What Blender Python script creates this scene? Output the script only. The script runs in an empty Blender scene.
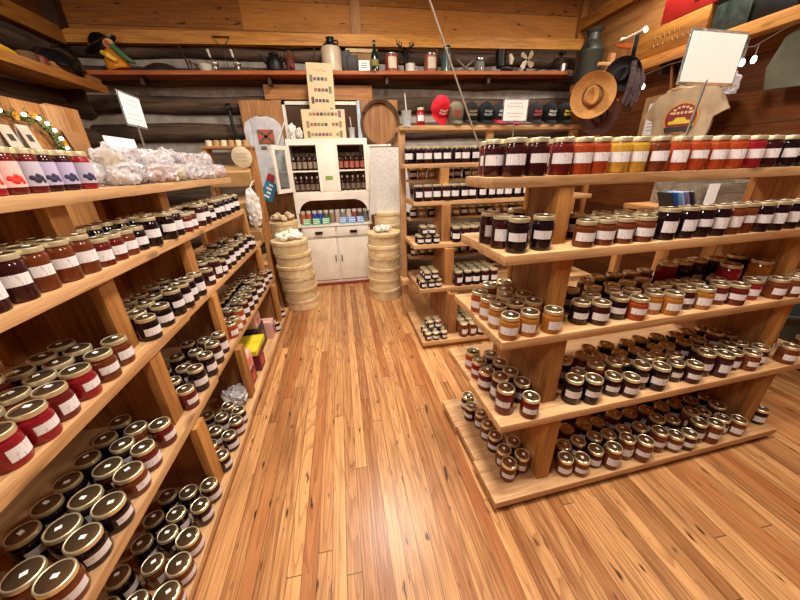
import bpy, bmesh, math, random
from mathutils import Vector, Matrix
random.seed(11)
PI = math.pi
S = bpy.context.scene
C = S.collection
def rad(d): return math.radians(d)

# ------------------------------------------------------------------ camera
cd = bpy.data.cameras.new('camera'); cam = bpy.data.objects.new('camera', cd); C.objects.link(cam)
cd.sensor_width = 36.0; cd.lens = 309.15*36/800; cd.clip_start = 0.02
def cam_rot(p, y, r):
    cp, sp, cy, sy, cr, sr = math.cos(p), math.sin(p), math.cos(y), math.sin(y), math.cos(r), math.sin(r)
    A = Matrix(((1,0,0),(0,0,-1),(0,1,0)))
    Ry = Matrix(((cy,-sy,0),(sy,cy,0),(0,0,1)))
    Rp = Matrix(((1,0,0),(0,cp,-sp),(0,sp,cp)))
    Rr = Matrix(((cr,-sr,0),(sr,cr,0),(0,0,1)))
    return Rr @ Rp @ A @ Ry
Mc = cam_rot(0.40872, 0.17103, -0.0275)
R3 = Matrix((Mc[0], -Mc[1], -Mc[2])).transposed()
cam.matrix_world = Matrix.Translation((0,0,1.70)) @ R3.to_4x4()
S.camera = cam

# ------------------------------------------------------------------ light
W = bpy.data.worlds.new('world'); S.world = W; W.use_nodes = True
W.node_tree.nodes['Background'].inputs[0].default_value = (1.0, .92, .82, 1)
W.node_tree.nodes['Background'].inputs[1].default_value = 0.3
def added_light(x, y, z, size, power, col=(1.0, .90, .77)):
    l = bpy.data.lights.new('added_ceiling_light', 'AREA'); l.shape = 'SQUARE'; l.size = size; l.energy = power; l.color = col
    o = bpy.data.objects.new('added_ceiling_light', l); C.objects.link(o); o.location = (x, y, z)
    return o
for lx, ly, pw in ((-2.6,2.2,34),(-1.5,-.6,42),(.35,.9,72),(.35,3.2,54),(2.7,.4,40),(3.25,3.0,54)): added_light(lx, ly, 3.85, .55, pw)  # unseen lights, added overhead; some placed for lid highlights and brighter stand panels
S.view_settings.view_transform = 'Standard'
S.view_settings.look = 'None'
S.view_settings.gamma = 1.0
S.view_settings.use_curve_mapping = False
S.view_settings.exposure = 0.78

# ------------------------------------------------------------------ materials
def newmat(name):
    m = bpy.data.materials.new(name); m.use_nodes = True
    return m, m.node_tree, m.node_tree.nodes['Principled BSDF']
def lin(h):
    h = h.lstrip('#'); v = [int(h[i:i+2], 16)/255 for i in (0,2,4)]
    return tuple((c/12.92 if c <= .04045 else ((c+.055)/1.055)**2.4) for c in v)
def plain(name, col, rough=.5, metal=0, var=.12, scale=12, spec=.5, trans=0, coat=0, bump=0, emit=None):
    m, t, b = newmat(name)
    if isinstance(col, str): col = lin(col)
    n = t.nodes.new('ShaderNodeTexNoise'); n.inputs['Scale'].default_value = scale; n.inputs['Detail'].default_value = 4
    tc = t.nodes.new('ShaderNodeTexCoord'); t.links.new(tc.outputs['Object'], n.inputs['Vector'])
    r = t.nodes.new('ShaderNodeValToRGB')
    r.color_ramp.elements[0].position = .3; r.color_ramp.elements[1].position = .7
    r.color_ramp.elements[0].color = tuple(c*(1-var) for c in col)+(1,)
    r.color_ramp.elements[1].color = tuple(min(1, c*(1+var)) for c in col)+(1,)
    t.links.new(n.outputs['Fac'], r.inputs['Fac']); t.links.new(r.outputs['Color'], b.inputs['Base Color'])
    b.inputs['Roughness'].default_value = rough; b.inputs['Metallic'].default_value = metal
    b.inputs['Specular IOR Level'].default_value = spec
    b.inputs['Transmission Weight'].default_value = trans; b.inputs['Coat Weight'].default_value = coat
    if bump:
        bp = t.nodes.new('ShaderNodeBump'); bp.inputs['Strength'].default_value = bump; bp.inputs['Distance'].default_value = .02
        t.links.new(n.outputs['Fac'], bp.inputs['Height']); t.links.new(bp.outputs['Normal'], b.inputs['Normal'])
    if emit:
        b.inputs['Emission Color'].default_value = tuple(emit[:3])+(1,); b.inputs['Emission Strength'].default_value = emit[3]
    return m
def wood(name, axis, dark, light, rough=.55, knots=True, fine=60, stretch=14, spec=.35, bump=.15):
    m, t, b = newmat(name); N = t.nodes; L = t.links
    if isinstance(dark, str): dark = lin(dark)
    if isinstance(light, str): light = lin(light)
    tc = N.new('ShaderNodeTexCoord'); oi = N.new('ShaderNodeObjectInfo')
    ad = N.new('ShaderNodeVectorMath'); ad.operation = 'ADD'
    mu = N.new('ShaderNodeMath'); mu.operation = 'MULTIPLY'; mu.inputs[1].default_value = 17.3
    L.new(oi.outputs['Random'], mu.inputs[0]); L.new(tc.outputs['Object'], ad.inputs[0]); L.new(mu.outputs[0], ad.inputs[1])
    mp = N.new('ShaderNodeMapping'); s = [fine]*3; s[axis] = fine/stretch; mp.inputs['Scale'].default_value = s
    L.new(ad.outputs[0], mp.inputs['Vector'])
    n1 = N.new('ShaderNodeTexNoise'); n1.inputs['Scale'].default_value = 1.0; n1.inputs['Detail'].default_value = 5; n1.inputs['Distortion'].default_value = .6
    L.new(mp.outputs[0], n1.inputs['Vector'])
    mp2 = N.new('ShaderNodeMapping'); s2 = [9.]*3; s2[axis] = 1.1; mp2.inputs['Scale'].default_value = s2
    L.new(ad.outputs[0], mp2.inputs['Vector'])
    n2 = N.new('ShaderNodeTexNoise'); n2.inputs['Scale'].default_value = 1.0; n2.inputs['Detail'].default_value = 3
    L.new(mp2.outputs[0], n2.inputs['Vector'])
    mx = N.new('ShaderNodeMath'); mx.operation = 'ADD'; L.new(n1.outputs['Fac'], mx.inputs[0]); L.new(n2.outputs['Fac'], mx.inputs[1])
    r = N.new('ShaderNodeValToRGB'); r.color_ramp.elements[0].position = .38; r.color_ramp.elements[1].position = .62
    hv = N.new('ShaderNodeMath'); hv.operation = 'MULTIPLY'; hv.inputs[1].default_value = .5
    L.new(mx.outputs[0], hv.inputs[0]); L.new(hv.outputs[0], r.inputs['Fac'])
    r.color_ramp.elements[0].color = tuple(dark)+(1,); r.color_ramp.elements[1].color = tuple(light)+(1,)
    col = r.outputs['Color']
    if knots:
        mp3 = N.new('ShaderNodeMapping'); s3 = [5.]*3; s3[axis] = 1.7; mp3.inputs['Scale'].default_value = s3
        L.new(ad.outputs[0], mp3.inputs['Vector'])
        v = N.new('ShaderNodeTexVoronoi'); v.inputs['Scale'].default_value = 1.0; L.new(mp3.outputs[0], v.inputs['Vector'])
        kr = N.new('ShaderNodeValToRGB'); kr.color_ramp.elements[0].position = .04; kr.color_ramp.elements[1].position = .13
        kr.color_ramp.elements[0].color = (1,1,1,1); kr.color_ramp.elements[1].color = (0,0,0,1)
        L.new(v.outputs['Distance'], kr.inputs['Fac'])
        mm = N.new('ShaderNodeMix'); mm.data_type = 'RGBA'; L.new(kr.outputs['Color'], mm.inputs['Factor'])
        L.new(col, mm.inputs['A']); mm.inputs['B'].default_value = tuple(c*.35 for c in dark)+(1,)
        col = mm.outputs['Result']
    hs = N.new('ShaderNodeHueSaturation'); mr = N.new('ShaderNodeMapRange')
    mr.inputs['To Min'].default_value = .85; mr.inputs['To Max'].default_value = 1.12
    L.new(oi.outputs['Random'], mr.inputs['Value']); L.new(mr.outputs[0], hs.inputs['Value']); L.new(col, hs.inputs['Color'])
    L.new(hs.outputs['Color'], b.inputs['Base Color'])
    b.inputs['Roughness'].default_value = rough; b.inputs['Specular IOR Level'].default_value = spec
    if bump:
        bp = N.new('ShaderNodeBump'); bp.inputs['Strength'].default_value = bump; bp.inputs['Distance'].default_value = .004
        L.new(n1.outputs['Fac'], bp.inputs['Height']); L.new(bp.outputs['Normal'], b.inputs['Normal'])
    return m
def planks(name, along, width, dark, light, rough=.4, seam=.02, spread=.35, spec=.4, marks=True, across=None, red=False):
    """boards running along axis `along`, laid side by side on axis `across`"""
    m, t, b = newmat(name); N = t.nodes; L = t.links
    if isinstance(dark, str): dark = lin(dark)
    if isinstance(light, str): light = lin(light)
    if across is None: across = 1-along
    tc = N.new('ShaderNodeTexCoord'); sx = N.new('ShaderNodeSeparateXYZ'); L.new(tc.outputs['Object'], sx.inputs[0])
    def math_(op, a, bb=None):
        n = N.new('ShaderNodeMath'); n.operation = op
        for i, q in enumerate((a, bb)):
            if q is None: continue
            if isinstance(q, (int, float)): n.inputs[i].default_value = q
            else: L.new(q, n.inputs[i])
        return n.outputs[0]
    u = math_('DIVIDE', sx.outputs[across], width); idx = math_('FLOOR', u); fr = math_('FRACT', u)
    wn = N.new('ShaderNodeTexWhiteNoise'); wn.noise_dimensions = '1D'; L.new(idx, wn.inputs['W'])
    off = math_('MULTIPLY', wn.outputs['Value'], 9.0)
    vv = math_('ADD', math_('DIVIDE', sx.outputs[along], 2.6), off); jd = math_('FLOOR', vv); jf = math_('FRACT', vv)
    cb = N.new('ShaderNodeCombineXYZ'); L.new(idx, cb.inputs[0]); L.new(jd, cb.inputs[1])
    wn2 = N.new('ShaderNodeTexWhiteNoise'); wn2.noise_dimensions = '2D'; L.new(cb.outputs[0], wn2.inputs['Vector'])
    # grain coordinates, shifted board by board
    cg = N.new('ShaderNodeCombineXYZ')
    L.new(math_('MULTIPLY', sx.outputs[across], 55.0), cg.inputs[0]); L.new(math_('MULTIPLY', sx.outputs[along], 2.6), cg.inputs[1])
    L.new(math_('MULTIPLY', wn2.outputs['Value'], 90.0), cg.inputs[2])
    g = N.new('ShaderNodeTexNoise'); g.inputs['Scale'].default_value = 1.0; g.inputs['Detail'].default_value = 5; g.inputs['Distortion'].default_value = 1.2
    L.new(cg.outputs[0], g.inputs['Vector'])
    f = math_('ADD', math_('MULTIPLY', g.outputs['Fac'], 1-spread), math_('MULTIPLY', wn2.outputs['Value'], spread))
    r = N.new('ShaderNodeValToRGB'); r.color_ramp.elements[0].position = .28; r.color_ramp.elements[1].position = .66
    r.color_ramp.elements[0].color = tuple(dark)+(1,); r.color_ramp.elements[1].color = tuple(light)+(1,)
    L.new(f, r.inputs['Fac']); col = r.outputs['Color']
    def mixto(fac, c, colin):
        mm = N.new('ShaderNodeMix'); mm.data_type = 'RGBA'; L.new(fac, mm.inputs['Factor']); L.new(colin, mm.inputs['A'])
        mm.inputs['B'].default_value = tuple(c)+(1,); return mm.outputs['Result']
    if red:      # a few redder boards, grain figure in broad cathedral arcs
        rr = N.new('ShaderNodeValToRGB'); rr.color_ramp.elements[0].position = .62; rr.color_ramp.elements[1].position = .95
        rr.color_ramp.elements[1].color = (.6,.6,.6,1); wn3 = N.new('ShaderNodeTexWhiteNoise'); wn3.noise_dimensions = '1D'
        L.new(math_('ADD', math_('MULTIPLY', wn2.outputs['Value'], 71.0), 3.7), wn3.inputs['W']); L.new(wn3.outputs['Value'], rr.inputs['Fac'])
        col = mixto(rr.outputs['Color'], lin('#a05c30'), col)
        cw = N.new('ShaderNodeCombineXYZ'); L.new(math_('MULTIPLY', sx.outputs[across], 9.0), cw.inputs[0]); L.new(math_('MULTIPLY', sx.outputs[along], .55), cw.inputs[1]); L.new(math_('MULTIPLY', wn2.outputs['Value'], 53.0), cw.inputs[2])
        nw = N.new('ShaderNodeTexNoise'); nw.inputs['Scale'].default_value = 1.0; nw.inputs['Detail'].default_value = 1.0; L.new(cw.outputs[0], nw.inputs['Vector'])
        fw = math_('FRACT', math_('MULTIPLY', nw.outputs['Fac'], 14.0)); wr = N.new('ShaderNodeValToRGB'); wr.color_ramp.elements[0].position = .62; wr.color_ramp.elements[1].position = .95
        wr.color_ramp.elements[1].color = (.45,.45,.45,1); L.new(fw, wr.inputs['Fac']); col = mixto(wr.outputs['Color'], lin('#7c4420'), col)
    if marks:
        ck = N.new('ShaderNodeCombineXYZ')
        L.new(math_('MULTIPLY', sx.outputs[across], 30.0), ck.inputs[0]); L.new(math_('MULTIPLY', sx.outputs[along], 7.0), ck.inputs[1])
        L.new(math_('MULTIPLY', wn2.outputs['Value'], 31.0), ck.inputs[2])
        k = N.new('ShaderNodeTexNoise'); k.inputs['Scale'].default_value = 1.0; k.inputs['Detail'].default_value = 2; L.new(ck.outputs[0], k.inputs['Vector'])
        kr = N.new('ShaderNodeValToRGB'); kr.color_ramp.elements[0].position = .66; kr.color_ramp.elements[1].position = .74
        L.new(k.outputs['Fac'], kr.inputs['Fac']); col = mixto(kr.outputs['Color'], tuple(c*.22 for c in dark), col)
        # worn, stained streaks over the boards
        st = N.new('ShaderNodeTexNoise'); st.inputs['Scale'].default_value = 1.7; st.inputs['Detail'].default_value = 6
        mpp = N.new('ShaderNodeMapping'); ss = [2.5]*3; ss[along] = .6; mpp.inputs['Scale'].default_value = ss
        L.new(tc.outputs['Object'], mpp.inputs['Vector']); L.new(mpp.outputs[0], st.inputs['Vector'])
        sr = N.new('ShaderNodeValToRGB'); sr.color_ramp.elements[0].position = .55; sr.color_ramp.elements[1].position = .75
        sr.color_ramp.elements[1].color = (.6,.6,.6,1)
        L.new(st.outputs['Fac'], sr.inputs['Fac']); col = mixto(sr.outputs['Color'], tuple(c*.6 for c in dark), col)
    s1 = math_('LESS_THAN', fr, seam); s2 = math_('LESS_THAN', jf, .0016)
    col = mixto(math_('MULTIPLY', math_('MAXIMUM', s1, s2), .8), (.03,.012,.005), col)
    L.new(col, b.inputs['Base Color'])
    b.inputs['Roughness'].default_value = rough; b.inputs['Specular IOR Level'].default_value = spec
    bp = N.new('ShaderNodeBump'); bp.inputs['Strength'].default_value = .12; bp.inputs['Distance'].default_value = .004
    L.new(g.outputs['Fac'], bp.inputs['Height']); L.new(bp.outputs['Normal'], b.inputs['Normal'])
    return m
def paper(name, col='#e2dcdd', line='#8f8f97', lines=True, n=5):
    m, t, b = newmat(name); b.inputs['Roughness'].default_value = .7
    col = lin(col); line = lin(line)
    if not lines:
        b.inputs['Base Color'].default_value = col+(1,); return m
    N = t.nodes; L = t.links
    tc = N.new('ShaderNodeTexCoord'); mp = N.new('ShaderNodeMapping'); mp.inputs['Scale'].default_value = (420, 420, 110*n/5)
    L.new(tc.outputs['Object'], mp.inputs['Vector'])
    no = N.new('ShaderNodeTexNoise'); no.inputs['Scale'].default_value = .35; no.inputs['Detail'].default_value = 1; L.new(mp.outputs[0], no.inputs['Vector'])
    r = N.new('ShaderNodeValToRGB'); r.color_ramp.elements[0].position = .60; r.color_ramp.elements[1].position = .66
    r.color_ramp.elements[0].color = col+(1,); r.color_ramp.elements[1].color = tuple((a*.55+c*.45) for a, c in zip(col, line))+(1,)
    L.new(no.outputs['Fac'], r.inputs['Fac']); L.new(r.outputs['Color'], b.inputs['Base Color'])
    return m

M = {}
for ax, nm in ((0,'x'),(1,'y'),(2,'z')):
    M['pine_'+nm] = wood('pine_boards_'+nm, ax, '#a97c50', '#d4a878'); M['post_'+nm] = wood('post_boards_'+nm, ax, '#96612f', '#bd8648')
    M['brown_'+nm] = wood('brown_boards_'+nm, ax, '#8b5a30', '#b57f4a')
    M['dark_'+nm] = wood('old_dark_wood_'+nm, ax, '#2c1a10', '#4d3120', knots=False)
M['floor'] = planks('floor_planks', 1, .068, '#89552e', '#d29c66', rough=.30, seam=.04, spread=.30, red=True)
M['wallboards'] = planks('upper_wall_boards', 0, .30, '#855223', '#b97c3a', rough=.6, seam=.02, spread=.3, spec=.2, marks=True, across=2)
M['ceilboards'] = planks('ceiling_boards', 1, .25, '#3a2c20', '#57412c', rough=.8, seam=.03, spread=.3, spec=.2, marks=False)
M['sideboards'] = planks('side_wall_boards', 1, .28, '#4a2712', '#75421c', rough=.6, seam=.03, spread=.3, spec=.2, marks=False, across=2)
M['beam'] = wood('golden_beam', 0, '#9a6123', '#c88d3c'); M['beam_y'] = wood('golden_beam_y', 1, '#8a5520', '#b87f35')
M['log'] = wood('old_log', 0, '#33261d', '#6a5443', rough=.8, knots=False, fine=25, stretch=10, bump=.6)
M['log_y'] = wood('old_log_y', 1, '#33261d', '#6a5443', rough=.8, knots=False, fine=25, stretch=10, bump=.6)
M['chink'] = plain('grey_mortar', '#9c938a', .9, var=.2, bump=.4)
M['redshelf'] = wood('reddish_shelf', 0, '#8a3f17', '#b86630'); M['shelf_y'] = wood('shelf_long', 1, '#a0602a', '#cf9448')
M['lid'] = plain('gold_lid_metal', (.88,.79,.52), .36, .8, var=.05)
M['lidtop'] = plain('gold_lid_disc', (.50,.46,.31), .14, .95, var=.05)
M['silver'] = plain('steel', (.62,.61,.58), .3, 1.0, var=.1)
M['label'] = paper('white_paper_label')
M['paper'] = paper('white_paper', '#f4f1ee', lines=False)
M['card'] = paper('cream_card', '#cdb78f', lines=False)
JC = {'K': ((.010,.004,.006),0,'near-black'), 'D': ((.035,.007,.008),0,'very dark red'), 'R': ((.13,.012,.012),.1,'dark red'),
      'C': ((.30,.012,.02),.2,'crimson'), 'O': ((.46,.07,.02),.3,'orange-red'), 'A': ((.52,.19,.03),.3,'amber'),
      'B': ((.15,.035,.012),.1,'reddish brown'), 'Y': ((.66,.36,.05),.3,'golden yellow')}
for k, (c, tr, _) in JC.items():
    M['jam_'+k] = plain('jam_'+_.replace(' ','_').replace('-','_'), c, .06, 0, var=.25, scale=40, trans=tr, spec=.5)
M['white'] = plain('white_paint_worn', '#e6ddd0', .55, var=.08, scale=6)
M['black'] = plain('black_cloth', '#141416', .85, var=.2, spec=.1)
M['iron'] = plain('black_iron', '#1b1a19', .45, .6, var=.3)
M['enamel'] = plain('black_enamel', '#121212', .18, 0, var=.5, scale=60)
M['glassy'] = plain('pale_glass', '#e4ebe8', .03, 0, trans=.97, var=.02)
M['acrylic'] = plain('clear_acrylic', '#dfe4e4', .05, 0, trans=.85, var=.02)
M['cello'] = plain('clear_cellophane', '#fbf7fa', .10, 0, var=.02, scale=30, trans=.66, bump=.3)
def flat(name, col, rough=.6, **k):
    if name not in M: M[name] = plain(name, col, rough, **k)
    return M[name]

# ------------------------------------------------------------------ mesh helpers
def V(*a): return Vector(a)
def add_box(bm, x0, x1, y0, y1, z0, z1, mi=0, bev=0):
    vs = [bm.verts.new(p) for p in ((x0,y0,z0),(x1,y0,z0),(x1,y1,z0),(x0,y1,z0),(x0,y0,z1),(x1,y0,z1),(x1,y1,z1),(x0,y1,z1))]
    fs = [bm.faces.new([vs[i] for i in f]) for f in ((3,2,1,0),(4,5,6,7),(0,1,5,4),(1,2,6,5),(2,3,7,6),(3,0,4,7))]
    for f in fs: f.material_index = mi
    if bev:
        es = list({e for f in fs for e in f.edges})
        r = bmesh.ops.bevel(bm, geom=es, offset=bev, segments=2, affect='EDGES', profile=.6)
        for f in r['faces']: f.material_index = mi
        vs = list({v for f in r['faces'] for v in f.verts})
    return vs
def add_hull(bm, bot, top, mi=0):
    """solid between two polygons with the same number of corners"""
    n = len(bot); a = [bm.verts.new(p) for p in bot]; b = [bm.verts.new(p) for p in top]
    fs = [bm.faces.new(a[::-1]), bm.faces.new(b)] + [bm.faces.new((a[i], a[(i+1)%n], b[(i+1)%n], b[i])) for i in range(n)]
    for f in fs: f.material_index = mi
    return a+b
def add_lathe(bm, prof, seg=24, c=(0,0,0), mi=0, mats=None, sx=1, sy=1, smooth=True, cap=True):
    rings = []
    for r, z in prof:
        rings.append([bm.verts.new((c[0]+sx*r*math.cos(2*PI*i/seg), c[1]+sy*r*math.sin(2*PI*i/seg), c[2]+z)) for i in range(seg)])
    for k in range(len(rings)-1):
        for i in range(seg):
            f = bm.faces.new((rings[k][i], rings[k][(i+1)%seg], rings[k+1][(i+1)%seg], rings[k+1][i]))
            f.smooth = smooth; f.material_index = mats[k] if mats else mi
    if cap:
        f = bm.faces.new(rings[0][::-1]); f.material_index = mats[0] if mats else mi
        f = bm.faces.new(rings[-1]); f.material_index = mats[-1] if mats else mi; f.smooth = smooth
    return [v for r in rings for v in r]
def add_tube(bm, pts, r, seg=8, mi=0, closed=False):
    pts = [Vector(p) for p in pts]; n = len(pts); rings = []
    rs = r if isinstance(r, (list, tuple)) else [r]*n
    for i, p in enumerate(pts):
        if closed: d = pts[(i+1)%n]-pts[i-1]
        else: d = pts[min(i+1,n-1)]-pts[max(i-1,0)]
        d.normalize(); a = V(0,0,1) if abs(d.z) < .9 else V(1,0,0)
        u = d.cross(a).normalized(); w = d.cross(u)
        rings.append([bm.verts.new(p+rs[i]*(math.cos(2*PI*k/seg)*u+math.sin(2*PI*k/seg)*w)) for k in range(seg)])
    m = n if closed else n-1
    for i in range(m):
        for k in range(seg):
            f = bm.faces.new((rings[i][k], rings[i][(k+1)%seg], rings[(i+1)%n][(k+1)%seg], rings[(i+1)%n][k])); f.smooth = True; f.material_index = mi
    if not closed:
        for q in (rings[0], rings[-1][::-1]):
            f = bm.faces.new(q); f.material_index = mi
def add_prism(bm, poly, t, plane='xz', mi=0, off=0):
    """outline polygon given thickness t; plane xz is extruded along y, xy along z, yz along x"""
    def P(a, b, d): return {'xz': (a, d, b), 'xy': (a, b, d), 'yz': (d, a, b)}[plane]
    return add_hull(bm, [P(a, b, off) for a, b in poly], [P(a, b, off+t) for a, b in poly], mi)
def xform(bm, mat, verts=None): bmesh.ops.transform(bm, matrix=mat, verts=verts or bm.verts[:])
def noise_push(bm, amp, freq=1.0, seed=0):
    rnd = random.Random(seed); o = V(rnd.random()*50, rnd.random()*50, rnd.random()*50)
    from mathutils import noise
    for v in bm.verts:
        n = noise.noise_vector(v.co*freq+o); v.co += n*amp
def mesh(name, bm, mats, sharp=35):
    bmesh.ops.recalc_face_normals(bm, faces=bm.faces[:])
    me = bpy.data.meshes.new(name); bm.to_mesh(me); bm.free()
    for m in (mats if isinstance(mats, (list, tuple)) else [mats]): me.materials.append(M[m] if isinstance(m, str) else m)
    try: me.set_sharp_from_angle(angle=rad(sharp))
    except Exception: pass
    return me
def link(name, me, parent=None, loc=(0,0,0), rot=(0,0,0)):
    o = bpy.data.objects.new(name, me); C.objects.link(o); o.location = loc; o.rotation_euler = rot
    if parent: o.parent = parent
    return o
def obj(name, bm, mats, parent=None, loc=(0,0,0), rot=(0,0,0), label=None):
    o = link(name, mesh(name, bm, mats), parent, loc, rot)
    if label: o['label'] = label
    return o
def tag(o, label, cat, group=None):
    o['label'] = label; o['category'] = cat
    if group: o['group'] = group
    return o
def thing(name, label, cat, loc=(0,0,0), rot=(0,0,0), group=None):
    o = link(name, None, None, loc, rot); return tag(o, label, cat, group)
def struct(name, bm, mats, loc=(0,0,0)):
    o = obj(name, bm, mats, None, loc); o['kind'] = 'structure'; return o
def B(): return bmesh.new()
def boxbm(*a, **k): b = B(); add_box(b, *a, **k); return b
ORD = ['first','second','third','fourth','fifth','sixth','seventh','eighth','ninth','tenth','eleventh','twelfth','thirteenth','fourteenth','fifteenth','sixteenth','seventeenth','eighteenth','nineteenth','twentieth','twenty-first','twenty-second','twenty-third','twenty-fourth','twenty-fifth','twenty-sixth','twenty-seventh','twenty-eighth','twenty-ninth','thirtieth']

# ------------------------------------------------------------------ the room
b = B(); add_box(b, -3.3, 4.0, -2.6, 5.5, -.06, 0); struct('floor', b, 'floor')
# back wall: stacked round logs with grey mortar between, boarded above
b = B()
add_box(b, -3.3, 4.0, 5.20, 5.45, 0, 3.05, 1)
for z, r in ((.16,.14),(.47,.13),(.78,.14),(1.09,.13),(1.40,.13),(1.78,.15),(2.18,.115),(2.505,.105),(2.815,.105),(3.08,.08)):
    pts = [(-3.2+7.1*i/24, 5.20+.012*math.sin(i*1.3+z*9), z+.010*math.sin(i*.9+z*5)) for i in range(25)]
    add_tube(b, pts, [r*(1+.05*math.sin(i*1.7+z*3)) for i in range(25)], 14, 0)
struct('wall_back', b, ['log','chink'])
b = B(); add_box(b, -3.3, 4.0, 5.14, 5.45, 3.2, 4.3); struct('wall_back_boards', b, 'wallboards')['label'] = 'golden horizontal boards above the log wall'
def strip(name, x0, z0, x1, z1, h, y0, y1, m):
    b = B(); add_hull(b, [(x0,y0,z0),(x1,y0,z1),(x1,y1,z1),(x0,y1,z0)], [(x0,y0,z0+h),(x1,y0,z1+h),(x1,y1,z1+h),(x0,y1,z0+h)])
    return struct(name, b, m)
strip('trim_1', -3.1, 3.10, 3.72, 3.20, .125, 5.04, 5.14, 'beam')
b = B(); add_box(b, .34, .46, 5.10, 5.14, 3.27, 4.2); struct('trim_2', b, 'brown_z')
b = B(); add_box(b, -3.06, -2.9, 5.0, 5.14, 3.22, 4.2); struct('trim_3', b, 'dark_z')
b = B(); add_box(b, 3.6, 3.72, 5.06, 5.14, 3.30, 4.2); struct('trim_4', b, 'brown_z')
# left wall
b = B(); add_box(b, -3.3, -3.06, -2.6, 5.4, 0, 3.25, 1)
for z, r in ((.16,.14),(.47,.13),(.78,.14),(1.09,.13),(1.40,.13),(1.72,.13),(2.10,.13),(2.46,.13),(2.95,.12)):
    pts = [(-3.06, -2.6+8*i/24, z+.010*math.sin(i*.9+z*5)) for i in range(25)]
    add_tube(b, pts, [r*(1+.05*math.sin(i*1.7+z*3)) for i in range(25)], 12, 0)
struct('wall_left', b, ['log_y','chink'])
b = B(); add_box(b, -3.3, -3.02, -2.6, 5.2, 3.24, 4.3); struct('wall_left_boards', b, 'sideboards')
b = B(); add_box(b, -3.05, -2.93, -2.6, 5.05, 3.08, 3.24); struct('trim_5', b, 'beam_y')
# right wall: dark boards below, golden boards above the beam
b = B(); add_box(b, 3.72, 4.0, -2.6, 5.2, 0, 4.3); struct('wall_right', b, 'sideboards')
b = B(); add_box(b, 3.60, 3.72, -2.6, 5.06, 3.42, 3.56); struct('trim_6', b, 'beam_y')
b = B(); add_box(b, 3.68, 3.72, -2.6, 5.14, 3.56, 4.2); add_box(b, 3.69, 3.72, -2.6, 5.14, 2.75, 3.42); struct('trim_7', b, 'brown_y')
b = B(); add_box(b, -3.3, 4.0, -2.7, -2.6, 0, 4.3); struct('wall_front', b, 'sideboards')
b = B(); add_box(b, -3.3, 4.0, -2.7, 5.45, 4.2, 4.3); struct('ceiling', b, 'ceilboards')

# ------------------------------------------------------------------ display stands
AI = rad(2.6)
isl = thing('display_stand', 'right-hand pine display stand, five jar-filled shelves, nearest the camera on the right', 'display stand', (.64,.95,0), (0,0,AI))
ZR = [1.648,1.358,.985,.565,.085]; FR = [.265,.16,.11,.045,0]; XR0 = [-.035,-.008,-.008,-.004,-.004]; PR = [None,.27,.20,.135,.065]; XR1 = [2.2,2.2,2.2,2.2,1.985]
for i in range(5):
    f = FR[i]; w = .79-2*f; nb = 1 if i == 0 else 2 if i < 4 else 3
    b = B()
    for k in range(nb):
        add_box(b, XR0[i]+.012*(k%2), XR1[i], f+w*k/nb+(.0015 if k else 0), f+w*(k+1)/nb-.0015, ZR[i]-.042, ZR[i], 0, .003)
    obj('shelf', b, 'pine_x', isl)
b = B(); add_box(b, .015, 1.955, .015, .775, .012, .042); add_box(b, .03, 1.93, .03, .76, 0, .012, 1)
obj('base_frame', b, ['brown_x','dark_x'], isl)
for x0, x1 in ((.283,.353), (1.762,1.838)):
    for i in (1,2,3,4):
        z0, z1, f = ZR[i]+.001, ZR[i-1]-.043, PR[i]
        obj('post', boxbm(x0,x1,f,f+.04,z0,z1,0,.003), 'post_z', isl); obj('post', boxbm(x0,x1,.79-f-.04,.79-f,z0,z1,0,.003), 'post_z', isl)
        b = B(); n = 2 if i < 3 else 3
        for k in range(n): add_box(b, x0+.003, x0+.03, f+.041+(.708-2*f)*k/n+.001, f+.041+(.708-2*f)*(k+1)/n-.001, z0, z1)
        obj('end_panel', b, 'brown_z', isl)

lst = thing('display_stand', 'long left-hand pine display stand full of jam jars along the aisle', 'display stand', (-1.195,2.0,0))
ZL = [1.648,1.36,.985,.565,.08]; XF = [-.94,-.925,-.895,-.84,-.78]; PL = [None,.17,.225,.295,.375]; YE = [3.2,3.35,3.62,3.64,3.8]; YJ = [1.68,1.71,1.74,1.72,1.9]
for i in range(5):
    dx = XF[i]+1.195; z = ZL[i]; b = B(); bk = -dx
    add_box(b, 0.002, dx, -1.9, YJ[i]-2.0-.002, z-.042, z, 0, .003); add_box(b, bk, -.002, -1.9, YJ[i]-2.0-.002, z-.042, z, 0, .003)
    add_box(b, 0.002, dx-.014, YJ[i]-2.0, YE[i]-2.0, z-.045, z-.002, 0, .003); add_box(b, bk, -.002, YJ[i]-2.0, YE[i]-2.0, z-.045, z-.002, 0, .003)
    obj('shelf', b, 'pine_y', lst)
b = B(); add_box(b, -.40, .40, -1.88, 1.78, .0, .036); obj('base_frame', b, 'brown_y', lst)
for y0 in (-1.55, 1.33-2.0, 2.08-2.0, 3.40-2.0):
    y1 = y0+.09
    for i in (1,2,3,4):
        if y0 > 1 and i == 1: continue
        z0, z1, f = ZL[i]+.001, ZL[i-1]-.047, PL[i]
        obj('post', boxbm(f-.04,f,y0,y1,z0,z1,0,.003), 'post_z', lst); obj('post', boxbm(-f,-f+.04,y0,y1,z0,z1,0,.003), 'post_z', lst)
        b = B(); w = f-.041
        for k in range(3): add_box(b, -w+2*w*k/3+.001, -w+2*w*(k+1)/3-.001, y1-.032, y1-.004, z0, z1)
        obj('end_panel', b, 'brown_z', lst)

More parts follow.
